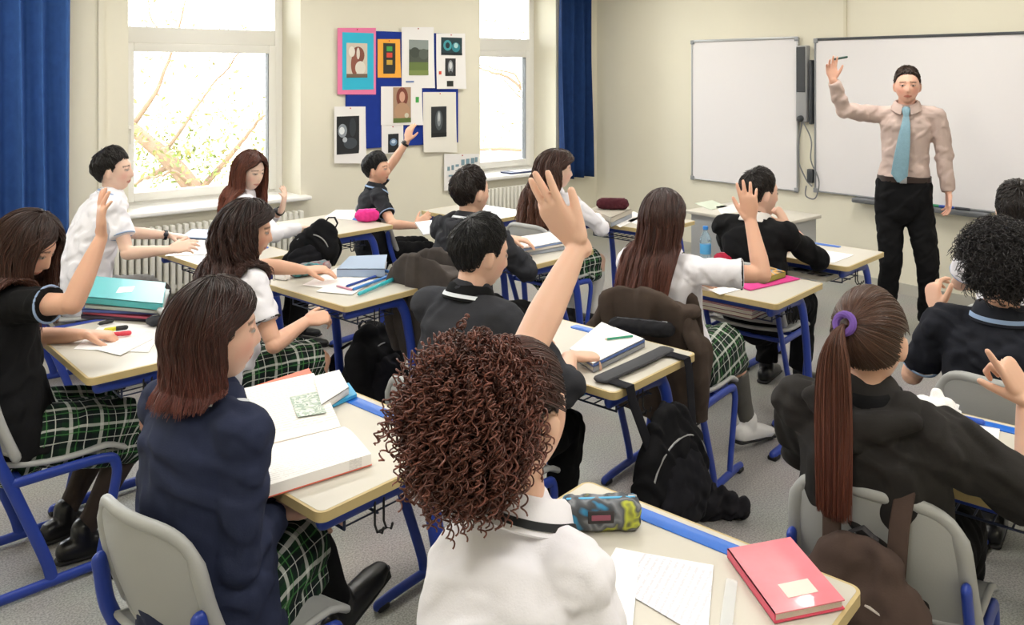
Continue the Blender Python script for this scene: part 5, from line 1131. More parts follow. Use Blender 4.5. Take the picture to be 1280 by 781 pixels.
P = [kn-UP*.02+f_*.012, kn-UP*.07+f_*.030, kn-UP*.13+f_*.044+sd_*.006, kn-UP*.22+f_*.052+sd_*.016, kn-UP*.32+f_*.052+sd_*.028, kn-UP*.42+f_*.048+sd_*.040, kn-UP*.47+f_*.046+sd_*.046]
mb = MB(); mb.tube(P, [(.017, .005), (.026, .006), (.034, .006), (.042, .006), (.048, .006), (.052, .006), (.008, .004)], side=sd_, n=16, round_=False, sq=3.2); put('tie_blade', mb, C_TI, tie, base)
for i, t in enumerate((.30, .42, .54)):
    pass
# pen in the raised hand
mb = MB(); c = W(1050, 72, YT_-.06); mb.tube([c-V3(.035, 0, .01), c+V3(.045, 0, .004)], .008, n=10); o = put('board_marker', mb, mat('marker_dark', '#24443c', .4), None, c); o.location = c; tag(o, 'dark green marker held in the raised hand of the teacher', 'marker')
# ---------------------------------------------------------------- things on the desks
def quadframe(px, z):
    P = [Wz(u, v, z) for u, v in px]; x = unit(P[1]-P[0]); a = math.atan2(x[1], x[0]); R = Rz(a); L = [(R.T@(p-P[0]))[:2] for p in P]; return P[0], a, L
def area(L): return sum(L[i][0]*L[(i+1) % len(L)][1]-L[(i+1) % len(L)][0]*L[i][1] for i in range(len(L)))
def slab(name, px, ztop, h, m, label=None, cat=None, group=None, parent=None, bev=.0015):
    """px: four corners (photo) of its TOP face, lying level at height ztop"""
    p, a, L = quadframe(px, ztop); L = L if area(L) > 0 else L[::-1]
    mb = MB(); mb.prism(L, 0, h); o = link(name, mb.mesh(name), m, parent, smooth=False)
    if parent is None: o.location = (p[0], p[1], ztop-h); o.rotation_euler = (0, 0, a); tag(o, label, cat, group)
    return o
def page_mat(name, base='#f0edea', nl=22, ink='#8d8a90', mx=.10, x1=.9, y0=.08, y1=.92):
    if name in MATS: return MATS[name]
    m = mat(name, base, .75); N, L = nt(m); tc = N.new('ShaderNodeTexCoord'); sx = N.new('ShaderNodeSeparateXYZ'); L.new(tc.outputs['Generated'], sx.inputs[0])
    def M(op, a, b=None):
        n = N.new('ShaderNodeMath'); n.operation = op
        for i, x in enumerate((a, b)):
            if x is None: continue
            if isinstance(x, (int, float)): n.inputs[i].default_value = x
            else: L.new(x, n.inputs[i])
        return n.outputs[0]
    X, Y = sx.outputs[0], sx.outputs[1]; l = M('LESS_THAN', M('FRACT', M('MULTIPLY', Y, nl)), .38)
    no = N.new('ShaderNodeTexNoise'); no.inputs['Scale'].default_value = 40; L.new(tc.outputs['Generated'], no.inputs['Vector']); wd = M('GREATER_THAN', no.outputs['Fac'], .44)
    k = M('MULTIPLY', M('MULTIPLY', l, wd), M('MULTIPLY', M('MULTIPLY', M('GREATER_THAN', X, mx), M('LESS_THAN', X, x1)), M('MULTIPLY', M('GREATER_THAN', Y, y0), M('LESS_THAN', Y, y1))))
    k = M('MULTIPLY', k, .45); mxn = N.new('ShaderNodeMix'); mxn.data_type = 'RGBA'; mxn.inputs[6].default_value = (*lin(base), 1); mxn.inputs[7].default_value = (*lin(ink), 1); L.new(k, mxn.inputs[0]); L.new(mxn.outputs[2], N['Principled BSDF'].inputs['Base Color']); return m
PG = page_mat('printed_page'); PG2 = page_mat('ruled_page', nl=16, ink='#9aa6c4'); PPR = mat('blank_paper', '#f3f1f0', .8); PBL = mat('page_block', '#ded8c8', .8, bump=.6, bscale=500)
def book(name, px, ztop, h, cover, label, cat='book', group=None, top=None, cov=.0025, inset=.004):
    """closed book: cover boards, page block between"""
    p, a, L = quadframe(px, ztop); L = [V3(q) for q in (L if area(L) > 0 else L[::-1])]; c = sum(L)/4; o = empty(name, (p[0], p[1], ztop-h), a); tag(o, label, cat, group)
    def pr(L_, z0, z1, nm, m): mb = MB(); mb.prism([tuple(q) for q in L_], z0, z1); return link(nm, mb.mesh(nm), m, o, smooth=False)
    pr(L, h-cov, h, 'cover', top or cover); pr(L, 0, cov, 'cover', cover); I = [c+(q-c)*(1-inset/np.linalg.norm(q-c)*1.4) for q in L]; pr(I, cov, h-cov, 'pages', PBL); e = (L[0]+L[3])/2
    s = [L[0], L[0]+(L[1]-L[0])*.02, L[3]+(L[2]-L[3])*.02, L[3]]; pr(s, 0, h, 'spine', cover); return o, c, h
def pen(px0, px1, z, r, col, label, cat='pen', cap=None):
    a, b = Wz(*px0, z+r), Wz(*px1, z+r); d = b-a; L = np.linalg.norm(d); o = empty(cat.replace(' ', '_'), a); tag(o, label, cat); q = unit(d); m = mat('plastic_'+col[1:], col, .35)
    mb = MB(); mb.tube([V3(0, 0, 0)+q*.012, q*(L*.62)], r, n=12); put('barrel', mb, m, o)
    mb = MB(); mb.tube([q*L*.60, q*L*.97], r*1.12, n=12); put('cap', mb, mat('plastic_'+(cap or col)[1:], cap or col, .35), o)
    mb = MB(); mb.tube([V3(0, 0, 0), q*.014], [r*.25, r*.8], n=10, round_=False); put('tip', mb, M_DK, o); return o
def pouch(name, c, hw, hd, hh, ang, m, label, zipcol='#888888', cat='pencil case', sq=2.6, round_=True, parts=True):
    """soft zipped case: c=(x,y,zbottom)"""
    c = V3(c); o = empty(name, c, ang); tag(o, label, cat); mb = MB()
    if round_: mb.tube([(-hw+hh*.5, 0, hh), (0, 0, hh), (hw-hh*.5, 0, hh)], [(hd*.9, hh*.93), (hd, hh), (hd*.9, hh*.93)], side=(0, 1, 0), n=24, sq=sq)
    else: mb.rbox((0, 0, hh), (hw, hd, hh), min(hd, hh)*.6, n=8)
    me = remesh(mb, .005, 3); v = wrinkle(get_v(me), get_n(me), .0018, 40, 3); v[:, 2] = np.maximum(v[:, 2], 0); set_v(me, v); link('case_body', me, m, o)
    mb = MB(); mb.tube([(-hw*.85, 0, 2*hh*.985), (hw*.85, 0, 2*hh*.985)], (.004, .002), side=(0, 1, 0), n=8); put('zip', mb, mat('zip_'+zipcol[1:], zipcol, .4), o)
    mb = MB(); mb.rbox((hw*.82, .004, 2*hh*.99), (.010, .003, .002), .001, n=3); put('zip_pull', mb, M_ALU, o); return o
def sheet(px, z, label, m=PPR, group=None): return slab('paper_sheet', px, z, .0012, m, label, 'paper', group)
T0 = .7415
# desk of the girl at the left edge
st = [(105, 372), (118, 346), (212, 353), (206, 384)]
def shift(px, dx, dy): return [(u+dx, v+dy) for u, v in px]
Zs = T0
for i, (h, col, dx, lb) in enumerate(((.016, '#3a3346', -4, 'dark purple book at the bottom of the binder stack'), (.012, '#b04a62', 1, 'crimson book second from bottom in the binder stack'), (.014, '#4a5a9c', -3, 'blue book in the middle of the binder stack'), (.016, '#a8b3ad', 3, 'grey book directly under the teal binder'))):
    base_px = [(104, 398), (120, 369), (208, 377), (204, 404)]; P = [Wz(u+dx, v, T0) for u, v in base_px]; Zs += h
    p = P[0]; c = sum(P)/4; ang_ = .05*(-1)**i; P = [c+Rz(ang_)@(q-c) for q in P]; px = [((q[0])/q[1]*F+CU, CV+(EYE-Zs)/q[1]*F) for q in P]
    book('book', px, Zs, h-.0006, mat('cover_'+col[1:], col, .5), lb, group=None)
P = [Wz(u, v, T0) for u, v in [(103, 396), (118, 368), (207, 377), (203, 406)]]; Zs += .03; px = [(q[0]/q[1]*F+CU, CV+(EYE-Zs)/q[1]*F) for q in P]
o, c, h = book('ring_binder', px, Zs, .028, mat('cover_teal', '#4fb3b8', .4), 'teal ring binder on top of the book stack', 'binder')
mb = MB(); mb.prism([(c[0]-.06, c[1]-.03), (c[0]+.04, c[1]-.035), (c[0]+.045, c[1]+.03), (c[0]-.055, c[1]+.035)], h, h+.001); link('label_sticker', mb.mesh('label'), PPR, o, smooth=False)
sheet([(92, 436), (130, 402), (205, 408), (186, 440)], T0+.001, 'white worksheet under the hand of the black polo girl'); sheet([(118, 436), (190, 410), (206, 416), (150, 444)], T0+.003, 'second white sheet overlapping the worksheet beside the pens', PG)
hz = T0+.006
pen((122, 405), (140, 401), hz, .008, '#16171a', 'black highlighter in the bunch beside the binder stack', 'highlighter'); pen((128, 413), (158, 409), hz+.003, .009, '#d6d530', 'yellow highlighter in the bunch beside the binder stack', 'highlighter', '#16171a'); pen((138, 418), (162, 416), hz, .009, '#d63a4e', 'red highlighter in the bunch beside the binder stack', 'highlighter')
c = Wz(198, 404, T0); pouch('pencil_case', (c[0]+.05, c[1]+.0, T0), .08, .035, .022, .6, fabric('case_charcoal', '#3c3d42', .1), 'dark grey pencil case beside the binder stack')
# textbook of the blazer girl: two page blocks, open
zt = T0
px = [(285, 560), (316, 492), (392, 458), (418, 520)]
def open_book(pxL, pxR, z, hL, hR, cover, lab, mL, mR, pic=None):
    """pages curve up from the gutter; pxL = upper half corners, pxR = lower half; both listed gutter-left, gutter-right, outer-right, outer-left (at height z)"""
    A = [Wz(u, v, z) for u, v in pxL]; B = [Wz(u, v, z) for u, v in pxR]; o0 = A[0]; x = unit(A[1]-A[0]); a = math.atan2(x[1], x[0]); R = Rz(a); o = empty('open_textbook', (o0[0], o0[1], z), a); tag(o, lab, 'book')
    for Q, h, m in ((A, hL, mL), (B, hR, mR)):
        n = 14; V = []; 
        for t_ in (1, 0):
            for i in range(n+1):
                s = i/n; z_ = (h*(.55+.45*min(1, s*3.2)**.5)+.004*math.sin(PI*s)) if t_ else 0
                for e in (0, 1):
                    q = (Q[0]*(1-s)+Q[3]*s) if e == 0 else (Q[1]*(1-s)+Q[2]*s); V.append(list((R.T@(q-o0))[:2])+[z_])
        k = 2*(n+1); f = []
        flip = area([V[0][:2], V[1][:2], V[-1][:2], V[-2][:2]]) < 0
        for i in range(n):
            q = (2*i, 2*i+1, 2*i+3, 2*i+2); f += [q, tuple(k+x_ for x_ in q[::-1]), (2*i, 2*i+2, k+2*i+2, k+2*i), (2*i+1, k+2*i+1, k+2*i+3, 2*i+3)]
        f += [(0, k, k+1, 1), (2*n, 2*n+1, k+2*n+1, k+2*n)]
        if flip: f = [q[::-1] for q in f]
        me = bpy.data.meshes.new('page_block'); me.from_pydata(V, [], f); ob = link('page_block', me, m, o, smooth=True); sharp(ob, 40)
    for Q in (A, B):
        L = [(R.T@(q-o0))[:2] for q in Q]; c = sum(L)/4; L = [c+(q-c)*1.012 for q in L]; L = L if area(L) > 0 else L[::-1]; mb = MB(); mb.prism([tuple(q) for q in L], -.003, -.0003); link('cover', mb.mesh('cover'), cover, o, smooth=False)
    return o, R, o0
ob, R_, o0 = open_book([(306, 567), (426, 538), (392, 474), (285, 498)], [(310, 570), (428, 540), (464, 580), (318, 626)], T0+.004, .022, .028, mat('cover_coral', '#e0735c', .5), 'thick open textbook on the desk of the navy blazer girl', page_mat('textbook_page', '#f1ede6', 30, '#aaa7a4', .2), page_mat('textbook_page2', '#f4f1ee', 26, '#b4b1ae', .12))
# small printed picture on the upper page
P = [Wz(u, v, T0+.030) for u, v in [(372, 522), (408, 516), (396, 490), (362, 497)]]; L = [(R_.T@(p-o0)) for p in P]; mb = MB(); mb.prism([(q[0], q[1]) for q in (L if area(L) > 0 else L[::-1])], .0272, .0278); link('printed_picture', mb.mesh('pp'), picture_mat('pic_plan', ['#cfd6cb', '#8fa595', '#e3e6df', '#7f9486'], 60), ob, smooth=False)
slab('coral_notebook', [(300, 492), (306, 486), (386, 460), (392, 470)], T0+.018, .014, mat('cover_coral', '#e0735c', .5), 'coral red notebook edge sticking out beyond the open textbook', 'notebook')
book('book', [(402, 506), (392, 470), (424, 462), (436, 484)], T0+.036, .022, mat('cover_white', '#e3e0dc', .5), 'white paperback beyond the open textbook near the pen tray', top=PG)
slab('folder', [(410, 508), (396, 486), (436, 478), (446, 492)], T0+.012, .010, mat('cover_sky', '#3fa6d6', .4), 'sky blue folder under the white paperback', 'folder')
# desk of the wavy haired girl
sheet([(378, 356), (420, 335), (480, 339), (440, 364)], T0+.002, 'white sheets spread on the pen strewn desk'); sheet([(395, 364), (430, 345), (470, 350), (440, 368)], T0+.0035, 'lined sheet on top of the white sheets by the pens', PG2)
for a, b, c, r_, l in (((432, 358), (470, 345), '#2a4a9c', .006, 'navy pen nearest the white sheets'), ((440, 362), (484, 346), '#3f7fc4', .007, 'mid blue pen between navy and teal ones'), ((447, 368), (494, 348), '#35b3bd', .009, 'thick teal marker nearest the desk edge'), ((478, 337), (500, 345), '#2f6fc0', .008, 'short blue pen at the far desk corner'), ((420, 357), (440, 362), '#c98a9c', .005, 'pinkish pencil lying on the white sheets')): pen(a, b, T0+.004, r_, c, l)
c = Wz(386, 345, T0); pouch('pencil_case', (c[0], c[1]+.03, T0), .10, .045, .032, .75, picture_mat('case_mixed', ['#1c1e24', '#3a8f96', '#8a3a3c', '#9a9c9e'], 18), 'round dark pencil case with teal and red print')
o_, c_, h_ = book('book', [(421, 336), (437, 320), (484, 318), (481, 336)], T0+.045, .043, mat('cover_blueprint', '#9fb0c8', .6), 'thick book with tan page edges at the far side of the pen strewn desk'); [setattr(x.data.materials[0], 'name', x.data.materials[0].name) for x in o_.children]
for x in o_.children:
    if x.name.startswith('pages'): x.data.materials.clear(); x.data.materials.append(mat('tan_edges', '#c0a377', .8, bump=.5, bscale=300))
c = Wz(352, 349, T0); mb = MB(); mb.rbox((0, 0, .018), (.045, .02, .018), .008, n=4); o = put('eraser_box', mb, PPR); o.location = (c[0], c[1], T0); o.rotation_euler = (0, 0, -.5); tag(o, 'small white box at the near left of the pen strewn desk', 'box')
# window boy
sheet([(206, 320), (228, 300), (275, 300), (262, 318)], T0+.001, 'white paper between the hands of the boy in white by the window', PG2)
slab('notebook', [(226, 296), (240, 286), (272, 287), (262, 298)], T0+.012, .011, mat('cover_slate', '#5c708c', .5), 'slate blue notebook beside the paper of the boy in white', 'notebook')
# pink case desk
sheet([(405, 272), (420, 262), (448, 262), (440, 275)], T0+.001, 'white paper beside the bright pink pencil case', PG)
c = Wz(459, 277, T0); pouch('pencil_case', (c[0], c[1], T0), .068, .045, .045, .3, fabric('case_pink', '#e23a8e', .05), 'bright pink bow shaped pencil case', '#ff9ad0')
# small boy's book
c = W(536, 284, 5.9); mb = MB(); mb.box((0, 0, 0), (.10, .07, .006), Rx(.5)); o = put('notebook', mb, PPR); o.location = (c[0]+.02, c[1], c[2]+.0); o.rotation_euler = (0, 0, .6); tag(o, 'small white notebook held by the boy raising his arm', 'notebook')
# desk of the hoodie boy
Zs = T0
for i, (h, m, lb) in enumerate(((.022, mat('cover_steel', '#9aa0aa', .5), 'grey book under the white notebooks'), (.016, mat('cover_pale', '#d9d4cc', .5), 'cream notebook in the middle of the white stack'), (.012, mat('cover_blue2', '#8aa0cc', .5), 'open white notebook on top of its stack before the hoodie boy'))):
    P = [Wz(u, v, T0) for u, v in [(650, 322), (634, 308), (690, 300), (706, 312)]]; c = sum(P)/4; P = [c+Rz(.06*(i-1))@(q-c) for q in P]; Zs += h; px = [(q[0]/q[1]*F+CU, CV+(EYE-Zs)/q[1]*F) for q in P]; book('book', px, Zs, h-.0006, m, lb, top=PG if i == 2 else None)
# far corner desk: thick books with maroon case
Zs = T0
for i, (h, m, lb) in enumerate(((.03, mat('cover_steel', '#9aa0aa', .5), 'thick grey book beneath the maroon pencil case'), (.035, mat('cover_sand', '#b9b2a4', .5), 'sand coloured book directly under the maroon pencil case'))):
    P = [Wz(u, v, T0) for u, v in [(764, 284), (738, 272), (765, 262), (790, 272)]]; Zs += h; px = [(q[0]/q[1]*F+CU, CV+(EYE-Zs)/q[1]*F) for q in P]; book('book', px, Zs, h-.0006, m, lb)
c = Wz(764, 273, T0); pouch('pencil_case', (c[0]+.01, c[1], Zs), .10, .045, .042, -.1, fabric('case_maroon', '#4a2129', .1), 'maroon pencil case on top of two thick books', '#7d5158')
sheet([(775, 284), (762, 276), (792, 264), (806, 270)], T0+.001, 'white paper beside the thick books and maroon case', PG); sheet([(800, 282), (784, 276), (800, 270), (814, 275)], T0+.001, 'white paper at the aisle corner of the far desk', PG)
# writing boy's desk
Zs = T0
for i, (h, m, lb) in enumerate(((.020, mat('cover_grey3', '#8b8d92', .5), 'grey book under the exercise book being written in'), (.012, mat('cover_blue3', '#4e6cb0', .5), 'exercise book with green pencil before the charcoal sweater boy'))):
    P = [Wz(u, v, T0) for u, v in [(742, 466), (712, 446), (752, 412), (806, 434)]]; Zs += h; px = [(q[0]/q[1]*F+CU, CV+(EYE-Zs)/q[1]*F) for q in P]; book('book', px, Zs, h-.0006, m, lb, top=PPR if i else None)
a, b = Wz(756, 424, Zs+.006), Wz(790, 420, Zs+.006); o = empty('pencil', a); tag(o, 'green pencil lying on the exercise book', 'pencil'); d_ = b-a; mb = MB(); mb.tube([d_*.1, d_], .0045, n=6); put('shaft', mb, mat('plastic_green', '#1f8f6c', .35), o); mb = MB(); mb.tube([d_*0, d_*.1], [.001, .004], n=8, round_=False); put('tip', mb, mat('pencil_wood', '#c9a778', .7), o)
c = Wz(803, 421, T0); pouch('pencil_case', (c[0], c[1]+.03, T0), .115, .048, .030, -.35, fabric('case_black', '#1b1b1e', .1), 'long black pencil case beyond the exercise book', '#44444a')
# long haired girl's desk
slab('folder', [(938, 362), (905, 352), (960, 338), (1000, 348)], T0+.006, .005, mat('cover_magenta', '#d8388c', .4), 'magenta folder under the small colourful book', 'folder')
P = [Wz(u, v, T0) for u, v in [(955, 357), (930, 348), (955, 339), (982, 348)]]; Zs = T0+.036; px = [(q[0]/q[1]*F+CU, CV+(EYE-Zs)/q[1]*F) for q in P]; book('book', px, Zs, .028, mat('cover_olive', '#8f9a3a', .5), 'small colourful book on the magenta folder', top=picture_mat('pic_cover', ['#2b5aa8', '#3d8fc9', '#e0a93a', '#2f3c4a'], 25))
sheet([(900, 368), (876, 358), (912, 348), (940, 358)], T0+.002, 'white sheets beside the magenta folder', PG)
c = Wz(930, 340, T0); pouch('pencil_case', (c[0], c[1]+.12, T0), .11, .045, .038, -.2, fabric('case_crimson', '#b32a45', .06), 'crimson pencil case behind the raised forearm', '#e27a8c')
Zs = .628
for i, (h, col, lb) in enumerate(((.022, '#7c3340', 'dark red book lying in the desk rack below the sheets'), (.016, '#e2ddd8', 'white book upper in the desk rack below the sheets'), (.010, '#b86a78', 'dusty pink book topmost in the desk rack below the sheets'))):
    c_, f_, r_ = D[11][1], D[11][2], D[11][3]; Zs += h; P = [V3(*(c_+r_*x+f_*y), 0) for x, y in ((-.20, -.21), (.20, -.21), (.20, .03), (-.20, .03))]; px = [(q[0]/q[1]*F+CU, CV+(EYE-Zs)/q[1]*F) for q in P]; book('book', px, Zs, h-.001, mat('cover_'+col[1:], col, .5), lb)
# bottle of water
c = Wz(869, 318, T0); c = V3(D[11][1][0]-D[11][3][0]*.28+D[11][2][0]*.20, D[11][1][1]-D[11][3][1]*.28+D[11][2][1]*.20, T0); o = empty('water_bottle', c); tag(o, 'clear plastic water bottle with blue label beyond the very long haired girl', 'bottle')
mb = MB(); prof = [(.0, .028), (.008, .032), (.06, .031), (.065, .029), (.12, .029), (.125, .032), (.15, .031), (.175, .018), (.19, .012), (.20, .012)]
def lathe(mb, prof, n=20):
    V = [(r*math.cos(a), r*math.sin(a), z) for z, r in prof for a in np.linspace(0, 2*PI, n, endpoint=False)]; f = [(i*n+j, i*n+(j+1) % n, (i+1)*n+(j+1) % n, (i+1)*n+j) for i in range(len(prof)-1) for j in range(n)]; f += [tuple(range(n))[::-1], tuple(range((len(prof)-1)*n, len(prof)*n))]; return mb.add(V, f)
lathe(mb, prof); mm = mat('bottle_plastic', '#cfe6f2', .1); mm.node_tree.nodes['Principled BSDF'].inputs['Transmission Weight'].default_value = .75; mm.node_tree.nodes['Principled BSDF'].inputs['IOR'].default_value = 1.2; put('bottle_body', mb, mm, o)
mb = MB(); lathe(mb, [(.066, .030), (.068, .0305), (.118, .0305), (.12, .030)]); put('bottle_label', mb, mat('label_blue', '#4f9fd6', .5), o); mb = MB(); lathe(mb, [(.198, .0145), (.214, .014), (.216, .012)]); put('bottle_cap', mb, mat('cap_blue', '#2f7fd0', .4), o)
# chin boy's desk
c_, f_, r_ = D[12][1], D[12][2], D[12][3]
P = [V3(*(c_+r_*x+f_*y), 0) for x, y in ((-.28, -.10), (-.02, -.12), (.0, .14), (-.26, .16))]; Zs = T0+.014; px = [(q[0]/q[1]*F+CU, CV+(EYE-Zs)/q[1]*F) for q in P]; book('magazine', px, Zs, .013, mat('cover_slate2', '#5b6470', .5), 'grey magazine open before the chin resting boy', top=picture_mat('pic_mag', ['#6a737c', '#c9cdd0', '#3d4a58', '#e6e6e4'], 14))
P = [V3(*(c_+r_*x+f_*y), 0) for x, y in ((.04, -.22), (.25, -.22), (.25, .06), (.04, .06))]; px = [(q[0]/q[1]*F+CU, CV+(EYE-T0)/q[1]*F) for q in P]; sheet(px, T0+.001, 'white paper beside the grey magazine', PPR)
a, b = c_+r_*(-.05)+f_*.02, c_+r_*.02+f_*.03; o = empty('phone', (a[0], a[1], T0+.014)); mb = MB(); mb.rbox((0, 0, .005), (.035, .018, .005), .004, n=4); link('phone_body', mb.mesh('phone'), M_BLK, o); tag(o, 'small black object lying on the grey magazine', 'gadget')
P = [V3(*(c_+r_*x+f_*y), 0) for x, y in ((-.22, -.24), (.22, -.24), (.22, .02), (-.22, .02))]; Zs = .66; px = [(q[0]/q[1]*F+CU, CV+(EYE-Zs)/q[1]*F) for q in P]; book('book', px, Zs, .03, mat('cover_white2', '#cfcfc8', .5), 'spotted white book in the rack of the chin resting boy', top=picture_mat('pic_spots', ['#1c1d1e', '#d9d9d0', '#c9c9c0', '#2a2b2c'], 30))
# ponytail girl's desk
sheet([(1175, 545), (1168, 520), (1250, 536), (1246, 562)], T0+.001, 'white paper on the desk beyond the ponytail girl', PPR)
pen((1168, 514), (1230, 528), T0+.002, .007, '#2450b4', 'long blue pen at the far edge beyond the ponytail girl')
mb = MB(); c = Wz(1146, 496, T0); mb.ell((0, 0, .035), (.06, .05, .035), n=30, m=20); me = mb.mesh('crumpled_paper'); v = get_v(me); v = wrinkle(v, get_n(me) if False else v/np.linalg.norm(v, axis=1, keepdims=True), .014, 22, 4); v[:, 2] = np.maximum(v[:, 2], 0); set_v(me, v); o = link('crumpled_paper', me, PPR, smooth=False); _c, _f, _r = D[13][1:]; c = _c-_r*.27+_f*.19; o.location = (c[0], c[1], T0-.001); tag(o, 'crumpled white paper at the desk corner beyond the ponytail girl', 'paper')
# near desk
sheet([(752, 722), (776, 686), (892, 706), (884, 800)], T0+.0015, 'printed handout lying on the near desk', page_mat('handout', '#eeedf2', 17, '#a9a7b4', .12)); sheet([(744, 730), (770, 684), (800, 690), (790, 790)], T0+.003, 'folded back page of the printed handout', PPR)
pm = bpy.data.materials.new('clear_ruler'); pm.use_nodes = True; b_ = pm.node_tree.nodes['Principled BSDF']; b_.inputs['Base Color'].default_value = (.85, .87, .88, 1); b_.inputs['Roughness'].default_value = .15; b_.inputs['Alpha'].default_value = .45
slab('ruler', [(898, 790), (908, 722), (922, 726), (914, 795)], T0+.003, .0025, pm, 'clear plastic ruler between the handout and the pink notebook', 'ruler')
P = [(906, 694), (986, 679), (1050, 765), (966, 781)]
P3 = [Wz(u, v, T0) for u, v in [(909, 697), (988, 682), (1056, 762), (968, 780)]]; Zs = T0+.020; px = [(q[0]/q[1]*F+CU, CV+(EYE-Zs)/q[1]*F) for q in P3]
o_, c_, h_ = book('notebook', px, Zs, .019, mat('cover_pink', '#e0506c', .35), 'pink notebook with white label on the near desk', 'notebook', top=mat('cover_pinkpale', '#e98b96', .22, var=.12, vscale=8, coat=.3))
mb = MB(); cx, cy = c_; import itertools
e1 = unit(P3[1]-P3[0]); e1l = (Rz(-o_.rotation_euler[2])@e1)[:2]; e2l = (Rz(-o_.rotation_euler[2])@unit(P3[3]-P3[0]))[:2]; cc = c_+e2l*.055+e1l*.005
mb.prism([tuple(cc+e1l*a+e2l*b) for a, b in ((-.035, -.022), (-.035, .022), (.035, .022), (.035, -.022))], h_, h_+.0008); link('label_sticker', mb.mesh('l'), mat('sticker', '#e9d9cf', .5), o_, smooth=False)
a_, b_ = Wz(702, 660, T0), Wz(800, 650, T0); c = Wz(752, 664, T0); o = pouch('pencil_case', (c[0], c[1]+.02, T0), .092, .034, .034, .06, picture_mat('case_graffiti', ['#2f7fa8', '#3a3d42', '#4a4d52', '#7c7f85', '#4a4d52', '#b9bf3a', '#3a3d42'], 22), 'grey pencil case with neon yellow pattern on the near desk', '#3fa6d6', round_=False)
mb = MB(); mb.rbox((-.005, -.034, .040), (.030, .003, .014), .002, n=3); link('brand_patch', mb.mesh('patch'), mat('patch_dark', '#2a2426', .6), o); mb = MB(); mb.rbox((-.005, -.0365, .040), (.022, .002, .006), .001, n=3); link('patch_print', mb.mesh('patchp'), mat('patch_pinkish', '#8c4a5c', .6), o)
# teacher's table at the front
e = rsempty('table', (5.47, -3.7, 0)); tag(e, 'long grey table with front panel below the small whiteboard', 'table'); rsput('table_top', [(5.17, 5.77, -4.10, -3.30, .715, .74)], M_TOP, e, bev=.006); rsput('front_panel', [(5.22, 5.24, -4.05, -3.35, .08, .715)], mat('panel_grey', '#b3b4b4', .5), e)
for r_ in (-4.06, -3.34): rsput('side_panel', [(5.22, 5.74, r_-.012, r_+.012, 0, .715)], mat('panel_grey', '#b3b4b4', .5), e)
sheet([(888, 262), (868, 254), (890, 250), (910, 258)], T0+.001, 'green tinted paper on the long grey table', mat('paper_greenish', '#cdd6c4', .8)); sheet([(902, 268), (895, 258), (925, 254), (930, 264)], T0+.001, 'white papers on the long grey table', PG)
sheet_s = win_sz(645, 208)
o = rsput('folder', [(5.5, 5.85, R_WIN-.12, R_WIN+.05, Z_SILL+.036, Z_SILL+.05)], mat('cover_navy', '#26345c', .5)); tag(o, 'navy folder lying on the sill of the narrow window', 'folder'); o = rsput('paper_sheet', [(5.6, 5.82, R_WIN-.10, R_WIN+.03, Z_SILL+.051, Z_SILL+.053)], PPR); tag(o, 'white paper on the navy folder on the window sill', 'paper')
# ---------------------------------------------------------------- wrist watches (worn, children of nobody)
def watch(key, P, q, label):
    s0, e, w = P['AP'][q]; d = unit(w-e); c = w-d*.025; o = empty('wrist_watch', c); tag(o, label, 'watch'); mb = MB(); mb.tube([-d*.009, d*.009], [.031, .031], n=20, round_=False); put('strap', mb, M_BLK, o); mb = MB(); s = unit(np.cross(d, UP)+UP*.3); mb.tube([s*.026, s*.036], .015, n=14); put('dial', mb, M_DK, o)
# ---------------------------------------------------------------- bags and jackets
def backpack(loc, ang, tilt, m, m2, label, w=.15, d=.10, h=.22, straps=True, seed=0, zc='#9a9a9a'):
    o = empty('backpack', loc, ang); o.rotation_euler = (tilt, 0, ang); tag(o, label, 'backpack')
    mb = MB(); mb.tube([(0, 0, .06), (0, 0, h), (0, 0, 2*h-.10), (0, .01, 2*h-.03)], [(w, d), (w*1.02, d), (w*.9, d*.85), (w*.6, d*.5)], side=(1, 0, 0), n=28, sq=3.2)
    me = remesh(mb, .008, 4); v = wrinkle(get_v(me), get_n(me), .006, 16, seed); v[:, 2] = np.maximum(v[:, 2], 0); set_v(me, v); link('bag_body', me, m, o)
    mb = MB(); mb.tube([(0, -d*.8, .07), (0, -d*.95, h*.7), (0, -d*.8, h*1.1)], [(w*.75, d*.45), (w*.78, d*.5), (w*.62, d*.35)], side=(1, 0, 0), n=24, sq=3); me = remesh(mb, .008, 4); v = wrinkle(get_v(me), get_n(me), .004, 20, seed+1); set_v(me, v); link('front_pocket', me, m2, o)
    mb = MB(); A = np.linspace(-PI*.42, PI*.42, 18); mb.tube([(w*.86*math.sin(a)*1.05, -d*.62, h*.9+ (h*.80)*math.cos(a)) for a in A], .0035, n=6, side=(0, 1, 0)); put('zip', mb, mat('zip_'+zc[1:], zc, .5), o)
    mb = MB(); mb.tube([(-.035, d*.4, 2*h-.03), (-.03, d*.5, 2*h+.03), (0, d*.5, 2*h+.05), (.03, d*.5, 2*h+.03), (.035, d*.4, 2*h-.03)], (.010, .004), side=(0, 1, 0), n=10); put('grab_handle', mb, m2, o)
    if straps:
        for sx in (-1, 1):
            mb = MB(); P = np.array([(sx*.05, d*.9, 2*h-.06), (sx*.07, d*1.5, 2*h-.10), (sx*.09, d*1.9, h*1.2), (sx*.10, d*1.5, h*.5), (sx*w*.85, d*.8, .06)]); t = np.linspace(0, 4, 20); q = np.stack([np.interp(t, range(5), P[:, k]) for k in range(3)], 1)
            for _ in range(2): q[1:-1] = (q[:-2]+2*q[1:-1]+q[2:])/4
            mb.tube(q, (.028, .006), side=(1, 0, 0), n=12, sq=3); put('shoulder_strap', mb, m2, o)
    return o
